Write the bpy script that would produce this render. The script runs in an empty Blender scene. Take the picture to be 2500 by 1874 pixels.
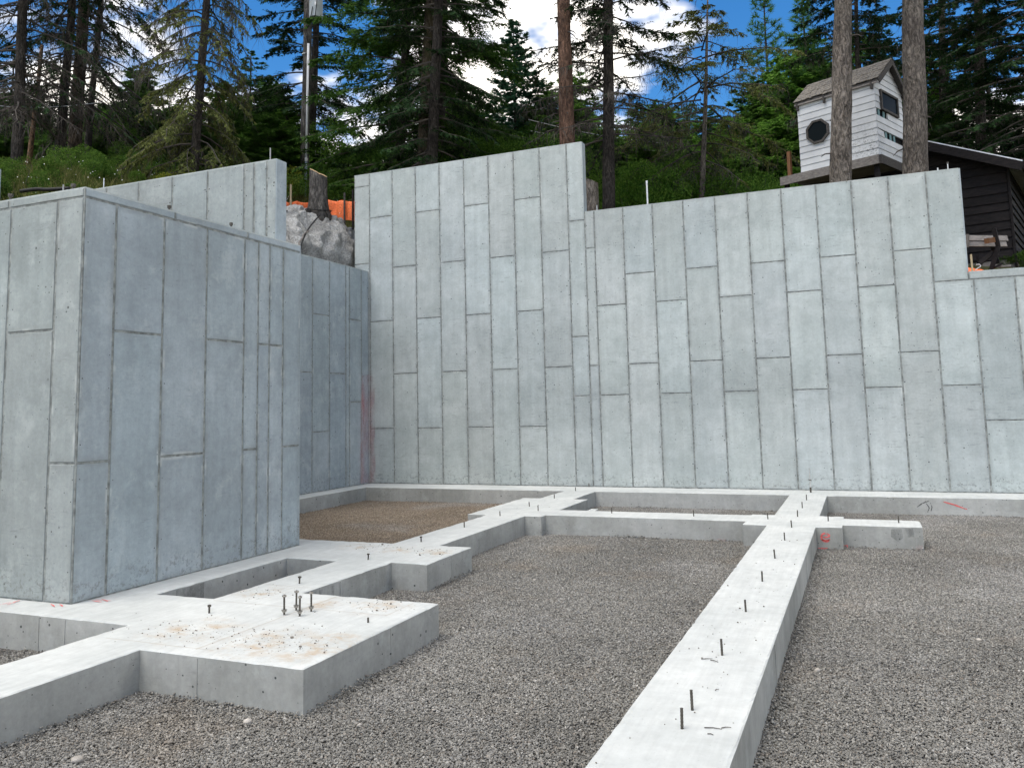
import bpy, bmesh, math, random
import numpy as np
from mathutils import Vector, Matrix, noise as mnoise

R = math.radians
scene = bpy.context.scene
COL = scene.collection

# ------------------------------------------------------------------ camera
F_PX, IMG_W, IMG_H = 2022.4, 2500.0, 1874.0
PP = (1250.0, 772.0)                      # the photo is cropped: optical axis lies above its middle
EYE = np.array([0.0, 0.0, 1.605])
CR = np.array([0.9216979, 0.38722014, -0.0230987])
CU = np.array([0.06336973, -0.09155693, 0.99378147])
CF = np.array([-0.38269735, 0.91743005, 0.10892586])
cam_d = bpy.data.cameras.new('camera')
cam_d.sensor_fit = 'HORIZONTAL'; cam_d.sensor_width = 36.0
cam_d.lens = 36.0 * F_PX / IMG_W
cam_d.shift_y = -165.0 / IMG_W
cam_d.clip_start = 0.05; cam_d.clip_end = 2000
cam = bpy.data.objects.new('camera', cam_d); COL.objects.link(cam)
M = Matrix.Identity(4)
for i in range(3):
    M[i][0], M[i][1], M[i][2], M[i][3] = CR[i], CU[i], -CF[i], EYE[i]
cam.matrix_world = M
scene.camera = cam

# ------------------------------------------------------------------ light
SUN_EL, SUN_AZ = R(61), R(205)            # azimuth clockwise from +Y: high, behind the camera to its left
world = bpy.data.worlds.new('World'); scene.world = world; world.use_nodes = True
wt = world.node_tree; wn = wt.nodes; wl = wt.links
bg = wn['Background']
sky = wn.new('ShaderNodeTexSky'); sky.sky_type = 'NISHITA'; sky.sun_disc = False
sky.sun_elevation = SUN_EL; sky.sun_rotation = SUN_AZ; sky.altitude = 900; sky.dust_density = 0.4; sky.ozone_density = 2.5
hsv = wn.new('ShaderNodeHueSaturation'); hsv.inputs['Saturation'].default_value = 1.34; hsv.inputs['Value'].default_value = 1.0
wl.new(sky.outputs[0], hsv.inputs['Color'])
tc = wn.new('ShaderNodeTexCoord')
sep = wn.new('ShaderNodeSeparateXYZ'); wl.new(tc.outputs['Generated'], sep.inputs[0])
def wmath(op, a, b=None, c=None):
    n = wn.new('ShaderNodeMath'); n.operation = op
    for k, v in enumerate((a, b, c)):
        if v is None: continue
        if isinstance(v, (int, float)): n.inputs[k].default_value = v
        else: wl.new(v, n.inputs[k])
    return n.outputs[0]
zz = wmath('MAXIMUM', wmath('ADD', sep.outputs[2], 0.22), 0.06)
comb = wn.new('ShaderNodeCombineXYZ')
wl.new(wmath('DIVIDE', sep.outputs[0], zz), comb.inputs[0]); wl.new(wmath('DIVIDE', sep.outputs[1], zz), comb.inputs[1])
cn = wn.new('ShaderNodeTexNoise'); cn.inputs['Scale'].default_value = 1.25; cn.inputs['Detail'].default_value = 6; cn.inputs['Roughness'].default_value = 0.58
cmap = wn.new('ShaderNodeMapping'); cmap.inputs['Location'].default_value = (10.16, 5.41, 0.0)
wl.new(comb.outputs[0], cmap.inputs[0]); wl.new(cmap.outputs[0], cn.inputs['Vector'])
cr = wn.new('ShaderNodeMapRange'); cr.interpolation_type = 'SMOOTHSTEP'
cr.inputs['From Min'].default_value = 0.462; cr.inputs['From Max'].default_value = 0.54
wl.new(cn.outputs[0], cr.inputs[0])
cn2 = wn.new('ShaderNodeTexNoise'); cn2.inputs['Scale'].default_value = 3.4; cn2.inputs['Detail'].default_value = 3
wl.new(cmap.outputs[0], cn2.inputs['Vector'])
cshade = wn.new('ShaderNodeMapRange'); cshade.inputs['From Min'].default_value = 0.35; cshade.inputs['From Max'].default_value = 0.65
cshade.inputs['To Min'].default_value = 0.80; cshade.inputs['To Max'].default_value = 1.15
wl.new(cn2.outputs[0], cshade.inputs[0])
SKY_STRENGTH = 0.10
ccol = wn.new('ShaderNodeCombineColor')
for k, f in enumerate((1.06, 1.0, 0.91)):
    wl.new(wmath('MULTIPLY', cshade.outputs[0], f / SKY_STRENGTH), ccol.inputs[k])
cmix = wn.new('ShaderNodeMix'); cmix.data_type = 'RGBA'
wl.new(cr.outputs[0], cmix.inputs['Factor']); wl.new(hsv.outputs[0], cmix.inputs['A']); wl.new(ccol.outputs[0], cmix.inputs['B'])
wl.new(cmix.outputs['Result'], bg.inputs['Color'])
bg.inputs['Strength'].default_value = SKY_STRENGTH

sun_d = bpy.data.lights.new('sun', 'SUN'); sun_d.energy = 1.5; sun_d.angle = R(36); sun_d.color = (1.0, 0.94, 0.84)
sun = bpy.data.objects.new('sun', sun_d); COL.objects.link(sun)
sdir = Vector((math.sin(SUN_AZ) * math.cos(SUN_EL), math.cos(SUN_AZ) * math.cos(SUN_EL), math.sin(SUN_EL)))
sun.rotation_euler = (-sdir).to_track_quat('-Z', 'Y').to_euler(); sun.location = sdir * 60

vs = scene.view_settings
vs.view_transform = 'Standard'; vs.look = 'None'; vs.gamma = 1.0; vs.use_curve_mapping = False
vs.exposure = 0.97
scene.render.engine = 'CYCLES'
scene.cycles.use_denoising = True
scene.cycles.max_bounces = 4; scene.cycles.diffuse_bounces = 2; scene.cycles.transparent_max_bounces = 4
scene.cycles.use_adaptive_sampling = True; scene.cycles.adaptive_threshold = 0.02

rng = np.random.default_rng(11)
random.seed(5)

def ray(px, py):
    return (px - PP[0]) / F_PX * CR - (py - PP[1]) / F_PX * CU + CF
def at(px, py, d):                         # place d metres ahead of the camera along a sight line
    return EYE + ray(px, py) * d

# ------------------------------------------------------------------ helpers
def link(o, parent=None):
    COL.objects.link(o)
    if parent is not None: o.parent = parent
    return o
def thing(name, label, cat, loc=(0, 0, 0), group=None, rotz=0.0):
    o = bpy.data.objects.new(name, None); o.empty_display_size = 0.2
    o.location = loc; o.rotation_euler = (0, 0, rotz)
    o['label'] = label; o['category'] = cat
    if group: o['group'] = group
    return link(o)
def tag(o, label, cat, group=None):
    o['label'] = label; o['category'] = cat
    if group: o['group'] = group
    return o
def tri_mesh(name, V, T, mats, smooth=False, mi=None):
    V = np.asarray(V, np.float32).reshape(-1, 3); T = np.asarray(T, np.int32).reshape(-1, 3)
    me = bpy.data.meshes.new(name)
    me.vertices.add(len(V)); me.vertices.foreach_set('co', V.ravel())
    me.loops.add(T.size); me.loops.foreach_set('vertex_index', T.ravel())
    me.polygons.add(len(T)); me.polygons.foreach_set('loop_start', np.arange(0, T.size, 3, dtype=np.int32))
    if mi is not None: me.polygons.foreach_set('material_index', np.asarray(mi, np.int32))
    if smooth: me.polygons.foreach_set('use_smooth', np.ones(len(T), bool))
    me.update(calc_edges=True)
    for m in (mats if isinstance(mats, (list, tuple)) else [mats]): me.materials.append(m)
    return me
def py_mesh(name, V, F, m, smooth=False):
    me = bpy.data.meshes.new(name); me.from_pydata([tuple(v) for v in V], [], F); me.update()
    if smooth: me.polygons.foreach_set('use_smooth', [True] * len(me.polygons))
    for mm in (m if isinstance(m, (list, tuple)) else [m]): me.materials.append(mm)
    return me
def obj(name, me, parent=None, loc=None):
    o = bpy.data.objects.new(name, me)
    if loc is not None: o.location = loc
    return link(o, parent)
class MB:
    """collects solid pieces into one mesh"""
    def __init__(s): s.V = []; s.F = []
    def add(s, V, F):
        o = len(s.V); s.V += [tuple(map(float, v)) for v in V]; s.F += [tuple(i + o for i in f) for f in F]; return s
    def box(s, c, size, rot=None):
        c = Vector(c); h = [x / 2 for x in size]; V = []
        for dx in (-1, 1):
            for dy in (-1, 1):
                for dz in (-1, 1):
                    v = Vector((dx * h[0], dy * h[1], dz * h[2]))
                    if rot is not None: v = rot @ v
                    V.append(c + v)
        return s.add(V, [(0, 1, 3, 2), (4, 6, 7, 5), (0, 4, 5, 1), (2, 3, 7, 6), (0, 2, 6, 4), (1, 5, 7, 3)])
    def beam(s, a, b, w, h, up=(0, 0, 1)):
        a = Vector(a); b = Vector(b); d = (b - a).normalized(); u = Vector(up)
        sd = d.cross(u).normalized(); u = sd.cross(d).normalized()
        rot = Matrix((sd, d, u)).transposed()
        return s.box((a + b) / 2, (w, (b - a).length, h), rot)
    def prism(s, poly, off):
        """poly: list of 3D points in a plane, extruded by off"""
        n = len(poly); P = [Vector(p) for p in poly]; Q = [p + Vector(off) for p in P]
        return s.add(P + Q, [tuple(range(n - 1, -1, -1)), tuple(range(n, 2 * n))] + [(i, (i + 1) % n, n + (i + 1) % n, n + i) for i in range(n)])
    def tube(s, pts, rad, sides=8, cap=True):
        P = [Vector(p) for p in pts]; n = len(P)
        rr = rad if isinstance(rad, (list, tuple, np.ndarray)) else [rad] * n
        V = []; F = []; prev = None
        for i, p in enumerate(P):
            d = (P[min(i + 1, n - 1)] - P[max(i - 1, 0)]).normalized()
            ref = prev if prev is not None else (Vector((1, 0, 0)) if abs(d.x) < .8 else Vector((0, 1, 0)))
            a = (ref - d * ref.dot(d)).normalized(); b = d.cross(a); prev = a
            for k in range(sides):
                t = 2 * math.pi * k / sides
                V.append(p + (a * math.cos(t) + b * math.sin(t)) * rr[i])
        for i in range(n - 1):
            for k in range(sides):
                k2 = (k + 1) % sides
                F.append((i * sides + k, i * sides + k2, (i + 1) * sides + k2, (i + 1) * sides + k))
        if cap:
            F.append(tuple(range(sides - 1, -1, -1))); F.append(tuple((n - 1) * sides + k for k in range(sides)))
        return s.add(V, F)
    def mesh(s, name, m, smooth=False): return py_mesh(name, s.V, s.F, m, smooth)
    def build(s, name, m, parent=None, loc=None, smooth=False): return obj(name, s.mesh(name, m, smooth), parent, loc)

# ------------------------------------------------------------------ materials
class NT:
    def __init__(s, name):
        s.m = bpy.data.materials.new(name); s.m.use_nodes = True
        s.t = s.m.node_tree; s.n = s.t.nodes; s.b = s.n['Principled BSDF']
        s.b.inputs['Specular IOR Level'].default_value = 0.25
        s.geo = s.n.new('ShaderNodeNewGeometry'); s.pos = s.geo.outputs['Position']
        s.info = s.n.new('ShaderNodeObjectInfo'); s.rand = s.info.outputs['Random']
    def put(s, sock, v):
        if isinstance(v, (int, float)): sock.default_value = v
        elif isinstance(v, (tuple, list)): sock.default_value = tuple(v) + ((1.0,) if len(v) == 3 and len(sock.default_value) == 4 else ())
        else: s.t.links.new(v, sock)
    def math(s, op, a, b=0.0, clamp=False):
        n = s.n.new('ShaderNodeMath'); n.operation = op; n.use_clamp = clamp; s.put(n.inputs[0], a); s.put(n.inputs[1], b); return n.outputs[0]
    def mapping(s, scale=(1, 1, 1), loc=(0, 0, 0), vec=None, rot=(0, 0, 0)):
        n = s.n.new('ShaderNodeMapping'); s.put(n.inputs['Vector'], vec or s.pos)
        n.inputs['Scale'].default_value = scale; n.inputs['Location'].default_value = loc; n.inputs['Rotation'].default_value = rot; return n.outputs[0]
    def noise(s, scale, detail=4, rough=0.55, vec=None, dist=0.0):
        n = s.n.new('ShaderNodeTexNoise'); s.put(n.inputs['Vector'], vec or s.pos)
        n.inputs['Scale'].default_value = scale; n.inputs['Detail'].default_value = detail; n.inputs['Roughness'].default_value = rough; n.inputs['Distortion'].default_value = dist
        return n.outputs[0]
    def voro(s, scale, vec=None, feature='F1', out='Distance', rnd=1.0):
        n = s.n.new('ShaderNodeTexVoronoi'); n.feature = feature; s.put(n.inputs['Vector'], vec or s.pos); n.inputs['Scale'].default_value = scale; n.inputs['Randomness'].default_value = rnd
        return n.outputs[out]
    def ramp(s, x, a, b, lo=0.0, hi=1.0, smooth=True):
        n = s.n.new('ShaderNodeMapRange'); n.interpolation_type = 'SMOOTHSTEP' if smooth else 'LINEAR'
        s.put(n.inputs[0], x); n.inputs[1].default_value = a; n.inputs[2].default_value = b; n.inputs[3].default_value = lo; n.inputs[4].default_value = hi; return n.outputs[0]
    def mix(s, f, a, b, mode='MIX'):
        n = s.n.new('ShaderNodeMix'); n.data_type = 'RGBA'; n.blend_type = mode
        s.put(n.inputs['Factor'], f); s.put(n.inputs['A'], a); s.put(n.inputs['B'], b); return n.outputs['Result']
    def val(s, x):                          # float -> grey multiplier colour
        n = s.n.new('ShaderNodeCombineColor')
        for k in range(3): s.put(n.inputs[k], x)
        return n.outputs[0]
    def bump(s, h, strength=0.5, dist=0.02):
        n = s.n.new('ShaderNodeBump'); n.inputs['Strength'].default_value = strength; n.inputs['Distance'].default_value = dist
        s.put(n.inputs['Height'], h); s.put(s.b.inputs['Normal'], n.outputs[0])
    def done(s, color, rough=0.85):
        s.put(s.b.inputs['Base Color'], color); s.put(s.b.inputs['Roughness'], rough); return s.m
    def near(s, pts, rx):
        """soft mask: 1 near any of the world points (x, y, z, radius)"""
        out = None
        for (x, y, z, r) in pts:
            n = s.n.new('ShaderNodeVectorMath'); n.operation = 'DISTANCE'; s.put(n.inputs[0], s.pos); n.inputs[1].default_value = (x, y, z)
            v = s.ramp(n.outputs['Value'], r, r * rx, 0.0, 1.0)
            out = v if out is None else s.math('MAXIMUM', out, v)
        return out

def plain(name, col, rough=0.7, metal=0.0, var=0.12, nscale=8.0):
    t = NT(name); n = t.noise(nscale, 5)
    c = t.mix(1.0, col, t.val(t.ramp(n, .3, .7, 1 - var, 1 + var)), 'MULTIPLY')
    t.b.inputs['Metallic'].default_value = metal
    return t.done(c, rough)

def concrete(name, c1, c2, rnd=0.16, pits=1.0, grain=1.0, dens=.22):
    t = NT(name)
    big = t.noise(0.75, 5, .6); mid = t.noise(5.0, 6, .68); fine = t.noise(60, 2, .6)
    c = t.mix(t.ramp(big, .34, .66), c1, c2)
    c = t.mix(1.0, c, t.val(t.ramp(mid, .25, .75, .91, 1.08)), 'MULTIPLY')
    drip = t.noise(1.0, 4, .6, t.mapping((9, 9, .55)))
    c = t.mix(1.0, c, t.val(t.ramp(drip, .3, .72, .945, 1.05)), 'MULTIPLY')
    lift = t.noise(1.0, 3, .55, t.mapping((.10, .10, 1.15)))     # lifts of the pour
    c = t.mix(1.0, c, t.val(t.ramp(lift, .3, .7, .93, 1.06)), 'MULTIPLY')
    spk = t.noise(26, 5, .75)                                  # cement speckle
    c = t.mix(1.0, c, t.val(t.ramp(spk, .28, .72, .93, 1.07)), 'MULTIPLY')
    blot = t.ramp(t.noise(3.1, 5, .75, t.mapping(loc=(1, 5, 9))), .60, .70)
    c = t.mix(t.math('MULTIPLY', blot, .14), c, (.25, .26, .25))
    # pale bloom clouds
    bloom = t.ramp(t.noise(1.9, 6, .72, t.mapping(loc=(7, 3, 5))), .52, .68)
    c = t.mix(t.math('MULTIPLY', bloom, .26), c, (.60, .63, .62))
    # dark horizontal scuffs in bands, left by the plywood of the forms
    band = t.ramp(t.noise(1.3, 2, .5, t.mapping((1, 1, 1.3), (4, 9, 1))), .42, .60)
    sc = t.ramp(t.noise(1.0, 5, .78, t.mapping((5, 5, 46))), .57, .66)
    c = t.mix(t.math('MULTIPLY', t.math('MULTIPLY', sc, band), .55 * grain), c, (.16, .17, .17))
    # grime and leaked paste along the form joints, rough honeycomb along the foot
    ea = t.n.new('ShaderNodeAttribute'); ea.attribute_name = 'edge'
    em = t.math('MULTIPLY', t.ramp(ea.outputs['Fac'], .25, 1.0), t.ramp(t.noise(2.6, 4, .6, t.mapping(loc=(3, 1, 7))), .35, .62))
    c = t.mix(t.math('MULTIPLY', em, .42), c, (.235, .25, .245))
    em2 = t.math('MULTIPLY', t.ramp(ea.outputs['Fac'], .55, 1.0), t.ramp(t.noise(3.3, 3, .6, t.mapping(loc=(13, 4, 2))), .55, .70))
    c = t.mix(t.math('MULTIPLY', em2, .5), c, (.60, .615, .60))
    sz_ = t.n.new('ShaderNodeSeparateXYZ'); t.put(sz_.inputs[0], t.pos)
    foot = t.math('MULTIPLY', t.ramp(t.math('ADD', sz_.outputs[2], t.math('MULTIPLY', t.noise(1.6, 4, .6), -.55)), .06, -.12), t.math('GREATER_THAN', sz_.outputs[2], .0))
    hc = t.ramp(t.noise(19, 5, .8), .52, .60)
    c = t.mix(t.math('MULTIPLY', t.math('MULTIPLY', foot, hc), .55), c, (.17, .175, .165))
    # every panel was cast against its own sheet: its own tint
    if rnd:
        k = t.ramp(t.rand, 0, 1, 1 - rnd / 2, 1 + rnd / 2, False)
        c = t.mix(1.0, c, t.val(k), 'MULTIPLY')
        r2 = t.math('FRACT', t.math('MULTIPLY', t.rand, 7.31))
        c = t.mix(t.ramp(r2, 0, 1, 0, .30, False), c, t.mix(1.0, c, (.93, 1.0, .98), 'MULTIPLY'))
        r3 = t.math('FRACT', t.math('MULTIPLY', t.rand, 19.7))
        c = t.mix(t.ramp(r3, .4, 1, 0, .40, False), c, t.mix(1.0, c, (.95, .99, 1.05), 'MULTIPLY'))
    # bug holes
    h = None
    for sc_, rad, off in ((9, .13, 0.0), (21, .17, 3.0)):
        v = t.mapping(loc=(off, off, off))
        d = t.voro(sc_, v); pc = t.n.new('ShaderNodeSeparateColor'); t.put(pc.inputs[0], d.node.outputs['Color'])
        th = t.math('MULTIPLY', t.math('POWER', pc.outputs[0], 1.8), rad)
        p = t.math('LESS_THAN', d, th)
        h = p if h is None else t.math('MAXIMUM', h, p)
    clus = t.ramp(t.noise(2.4, 3, .5, t.mapping(loc=(2, 8, 3))), .42, .62)
    h = t.math('MULTIPLY', h, t.math('ADD', clus, dens, True))
    c = t.mix(t.math('MULTIPLY', h, .8 * pits), c, (.07, .075, .075))
    hh = t.math('ADD', t.math('MULTIPLY', mid, .35), t.math('MULTIPLY', fine, .22))
    hh = t.math('SUBTRACT', hh, t.math('MULTIPLY', h, 1.2 * pits))
    t.bump(hh, .35, .008)
    return t.done(c, .82)

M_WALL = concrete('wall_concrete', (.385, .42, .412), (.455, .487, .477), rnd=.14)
M_SIDE_SHADE = concrete('shade_toned_side_concrete', (.285, .325, .345), (.36, .405, .43), rnd=.09, pits=.9, grain=.7)  # bluish shade of the side-facing walls is put into this colour
M_BOX_SHADE = concrete('shade_toned_box_concrete', (.275, .305, .302), (.345, .375, .37), rnd=.09, pits=1.0, grain=.8)  # box front and rear wall: their shade is darkened into the concrete colour
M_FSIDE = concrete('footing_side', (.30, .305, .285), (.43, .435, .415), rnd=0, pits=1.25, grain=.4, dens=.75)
M_JOINT = plain('joint_concrete', (.24, .255, .245), .9, var=.35, nscale=14)
M_HOLE = plain('tie_hole_dark', (.05, .052, .055), .9)

def footing_top():
    t = NT('footing_top')
    big = t.noise(1.1, 6, .6); mid = t.noise(7, 8, .7); fine = t.noise(90, 3, .6)
    c = t.mix(t.ramp(big, .3, .7), (.47, .49, .48), (.565, .58, .565))
    c = t.mix(1.0, c, t.val(t.ramp(mid, .25, .75, .90, 1.07)), 'MULTIPLY')
    tr = t.noise(1.0, 5, .6, t.mapping((26, 1.6, 1)))        # float marks along the strips
    c = t.mix(1.0, c, t.val(t.ramp(tr, .3, .7, .95, 1.04)), 'MULTIPLY')
    # muddy boot and board dirt left on the pads
    mud = t.near([(-4.72, 4.98, 0, .5), (-3.98, 4.88, 0, .52), (-3.55, 5.02, 0, .42), (-3.56, 4.78, 0, .35), (-5.09, 6.19, 0, .34), (-3.77, 6.04, 0, .38), (-4.3, 6.0, 0, .3), (-5.65, 8.6, 0, .34), (-5.07, 8.5, 0, .36), (-4.54, 8.5, 0, .3)], .15)
    mn = t.ramp(t.noise(5.5, 9, .72), .44, .66)
    mud = t.math('MULTIPLY', mud, mn)
    c = t.mix(t.math('MULTIPLY', mud, .85), c, (.42, .32, .215))
    sp = t.ramp(t.noise(34, 6, .75), .58, .66)
    zone = t.math('ADD', t.near([(-4.7, 5.0, 0, .55), (-3.8, 4.9, 0, .7), (-5.0, 6.2, 0, .4), (-3.8, 6.0, 0, .4), (-5.0, 8.5, 0, .9)], .2), .12, True)
    c = t.mix(t.math('MULTIPLY', t.math('MULTIPLY', sp, zone), .6), c, (.17, .13, .09))
    # dirty form lines across the big pad
    sx = t.n.new('ShaderNodeSeparateXYZ'); t.put(sx.inputs[0], t.pos)
    wob = t.math('MULTIPLY', t.math('SUBTRACT', t.noise(3, 3), .5), .03)
    def line(axis, pos, w, lo, hi):
        a, b = (sx.outputs[0], sx.outputs[1]) if axis == 'x' else (sx.outputs[1], sx.outputs[0])
        d = t.math('ABSOLUTE', t.math('SUBTRACT', t.math('ADD', a, wob), pos))
        m = t.ramp(d, w, w * .3, 0, 1)
        m = t.math('MULTIPLY', m, t.math('GREATER_THAN', b, lo)); return t.math('MULTIPLY', m, t.math('LESS_THAN', b, hi))
    for a in (('x', -4.335, .016, 4.6, 6.28), ('y', 5.82, .010, -5.3, -3.56), ('x', -3.56, .010, 5.8, 6.25), ('y', 6.5, .010, -5.3, -4.75), ('y', 4.62, .010, -5.2, -4.2)):
        c = t.mix(t.math('MULTIPLY', line(*a), .42), c, (.33, .28, .22))
    band = t.math('MULTIPLY', line('x', -4.29, .045, 4.7, 6.28), .16)
    c = t.mix(band, c, (.38, .36, .33))
    pit = t.math('LESS_THAN', t.voro(26), .09)
    c = t.mix(t.math('MULTIPLY', pit, .35), c, (.25, .25, .24))
    hh = t.math('ADD', t.math('MULTIPLY', mid, .5), t.math('MULTIPLY', fine, .25))
    t.bump(hh, .30, .008)
    return t.done(c, .9)
M_FTOP = footing_top()

def gravel_mat(name, bed):
    t = NT(name)
    zone = t.noise(.55, 5, .6); zone2 = t.noise(.9, 4, .6, t.mapping(loc=(5, 2, 0)))
    sx = t.n.new('ShaderNodeSeparateXYZ'); t.put(sx.inputs[0], t.pos)
    # browner pit-run in the pocket against the side wall
    left = t.math('MULTIPLY', t.ramp(sx.outputs[0], -4.6, -5.6), t.ramp(sx.outputs[1], 8.0, 9.0))
    brown = t.math('MAXIMUM', left, t.math('MULTIPLY', t.ramp(zone2, .52, .70), .35))
    dusty = t.ramp(t.math('ADD', zone, t.ramp(sx.outputs[0], -.6, 3, 0, .10)), .50, .68)
    if bed:
        v = t.voro(62, out='Color'); sc = t.n.new('ShaderNodeSeparateColor'); t.put(sc.inputs[0], v); r = sc.outputs[0]
        d = t.voro(62)
        k = t.math('MULTIPLY', t.ramp(r, 0, 1, .55, 1.3, False), t.ramp(d, .15, .75, 1.15, .30))
        c = t.mix(0.0, (.235, .225, .21), (.2, .2, .2)); base = c
    else:
        r = t.math('FRACT', t.math('ADD', t.geo.outputs['Random Per Island'], t.math('MULTIPLY', t.rand, 5.7)))
        k = t.ramp(t.math('POWER', r, 1.5), 0, 1, .62, 1.40, False)
        base = (.240, .231, .209)
    c = t.mix(t.math('MULTIPLY', brown, .75), base, (.265, .205, .145))
    c = t.mix(t.math('MULTIPLY', dusty, .45), c, (.36, .35, .33))
    c = t.mix(1.0, c, t.val(t.math('MULTIPLY', k, t.ramp(t.noise(.42, 4, .6, t.mapping(loc=(9, 9, 0))), .32, .68, .84, 1.12))), 'MULTIPLY')
    r2 = t.math('FRACT', t.math('MULTIPLY', r, 13.7))
    c = t.mix(t.math('MULTIPLY', t.math('GREATER_THAN', r2, .985), .6), c, (.55, .53, .49))
    c = t.mix(t.math('MULTIPLY', t.math('LESS_THAN', r2, .06), .35), c, (.28, .22, .17))
    if bed: t.bump(t.ramp(d, .0, .8, 1, 0), .9, .02)
    else: t.bump(t.noise(140, 3), .4, .003)
    return t.done(c, .92)
M_GRAVEL = gravel_mat('gravel_stone', False)
M_BED = gravel_mat('gravel_bed', True)

def bark(name, c1, c2, scale=1.0, moss=0.0):
    t = NT(name)
    wv = t.n.new('ShaderNodeVectorMath'); wv.operation = 'ADD'
    nz_ = t.n.new('ShaderNodeTexNoise'); nz_.inputs['Scale'].default_value = 5; nz_.inputs['Detail'].default_value = 2; t.put(nz_.inputs['Vector'], t.pos)
    sc_ = t.n.new('ShaderNodeVectorMath'); sc_.operation = 'SCALE'; sc_.inputs['Scale'].default_value = .16; t.put(sc_.inputs[0], nz_.outputs['Color'])
    t.put(wv.inputs[0], t.pos); t.put(wv.inputs[1], sc_.outputs[0]); w = wv.outputs[0]
    fur = t.noise(1.0, 5, .62, t.mapping((30 * scale, 30 * scale, 4.5 * scale), vec=w))
    pl = t.voro(1.0, t.mapping((24 * scale, 24 * scale, 7.0 * scale), vec=w))
    fine = t.noise(70 * scale, 3, .6)
    k = t.math('MULTIPLY', t.ramp(fur, .34, .62, .42, 1.12), t.ramp(pl, .25, .85, 1.12, .62))
    k = t.math('MULTIPLY', k, t.ramp(fine, .3, .7, .82, 1.18))
    c = t.mix(t.ramp(t.noise(1.4, 4), .35, .65), c1, c2)
    c = t.mix(1.0, c, t.val(k), 'MULTIPLY')
    if moss: c = t.mix(t.math('MULTIPLY', t.ramp(t.noise(2.2, 6, .6), .45, .7), moss), c, (.06, .06, .02))
    t.bump(t.math('SUBTRACT', t.ramp(fur, .3, .65), t.math('MULTIPLY', pl, .5)), .9, .03)
    return t.done(c, .92)
M_BARK_DARK = bark('bark_dark', (.050, .044, .040), (.080, .070, .062))
M_BARK_BROWN = bark('bark_brown', (.085, .062, .046), (.13, .10, .075), .9)
M_BARK_GREY = bark('bark_grey', (.17, .145, .125), (.24, .21, .18), 1.0)
M_BARK_MOSS = bark('bark_moss', (.085, .068, .048), (.12, .10, .075), .9, moss=.8)
M_BARK_RED = bark('bark_red', (.115, .066, .046), (.17, .10, .07), .75)
M_BARK_SNAG = bark('bark_snag', (.17, .10, .06), (.24, .15, .09), 1.2)
M_TWIG = plain('twig_wood', (.075, .066, .058), .9, var=.3, nscale=4)
M_DEADTWIG = plain('dead_twig_wood', (.16, .145, .13), .9, var=.3, nscale=4)

def foliage(name, c1, c2, tip, trans=.30):
    t = NT(name)
    isl = t.geo.outputs['Random Per Island']
    n = t.noise(.8, 5, .6)
    c = t.mix(t.ramp(n, .35, .65), c1, c2)
    c = t.mix(t.ramp(isl, .6, 1.0, 0, .7, False), c, tip)
    c = t.mix(1.0, c, t.val(t.ramp(isl, 0, 1, .65, 1.3, False)), 'MULTIPLY')
    c = t.mix(1.0, c, t.val(t.ramp(t.rand, 0, 1, .85, 1.2, False)), 'MULTIPLY')
    t.done(c, .7); t.b.inputs['Specular IOR Level'].default_value = .06
    tr = t.n.new('ShaderNodeBsdfTranslucent'); t.put(tr.inputs[0], c)
    mx = t.n.new('ShaderNodeMixShader'); mx.inputs[0].default_value = trans
    out = t.n['Material Output']
    t.t.links.new(t.b.outputs[0], mx.inputs[1]); t.t.links.new(tr.outputs[0], mx.inputs[2]); t.t.links.new(mx.outputs[0], out.inputs[0])
    return t.m
M_FIR = foliage('fir_needles', (.046, .11, .024), (.068, .148, .031), (.115, .195, .040), .4)
M_FIRDARK = foliage('dark_fir_needles', (.016, .042, .017), (.026, .060, .022), (.044, .088, .024), .22)
M_SPRUCE = foliage('spruce_needles', (.030, .085, .052), (.045, .11, .066), (.07, .145, .08))
M_PINE = foliage('pine_needles', (.050, .135, .036), (.075, .175, .046), (.12, .22, .06))
M_CEDAR = foliage('cedar_sprays', (.085, .195, .032), (.12, .25, .042), (.19, .31, .062), .55)
M_OLIVE = foliage('olive_sprays', (.090, .110, .032), (.125, .145, .044), (.18, .195, .065), .35)
M_LEAF = foliage('shrub_leaves', (.048, .105, .018), (.072, .14, .024), (.12, .18, .036), .4)
M_LEAFB = foliage('thicket_leaves', (.075, .17, .026), (.11, .22, .036), (.17, .27, .05), .5)
M_LEAFY = foliage('yellow_green_leaves', (.12, .16, .022), (.17, .20, .028), (.24, .25, .04), .4)
M_GRASS = foliage('grass_blades', (.075, .105, .025), (.13, .13, .045), (.22, .19, .09), .35)

def soil():
    t = NT('hill_soil')
    c = t.mix(t.ramp(t.noise(.9, 7, .65), .38, .62), (.075, .085, .028), (.10, .075, .045))
    c = t.mix(t.ramp(t.noise(9, 6, .7), .4, .65), c, (.055, .06, .022))
    t.bump(t.noise(7, 8, .7), .8, .15)
    return t.done(c, .95)
M_SOIL = soil()

def shotcrete():
    t = NT('shotcrete')
    n = t.noise(2.2, 6, .65); f = t.noise(28, 5, .75); g = t.voro(45)
    c = t.mix(t.ramp(n, .38, .62), (.42, .415, .40), (.66, .66, .645))
    c = t.mix(1.0, c, t.val(t.ramp(f, .32, .68, .55, 1.3)), 'MULTIPLY')
    t.bump(t.math('ADD', f, t.math('MULTIPLY', g, -.6)), 1.0, .08)
    return t.done(c, .95)
M_SHOT = shotcrete()

M_STEEL = plain('dark_bolt_steel', (.105, .095, .082), .5, .75, .3, 60)
M_ZINC = plain('zinc_nut', (.36, .34, .31), .4, .9, .2, 60)
M_GALV = plain('galvanised_rod', (.62, .63, .62), .4, .6, .15, 30)
M_WOODW = None

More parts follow.
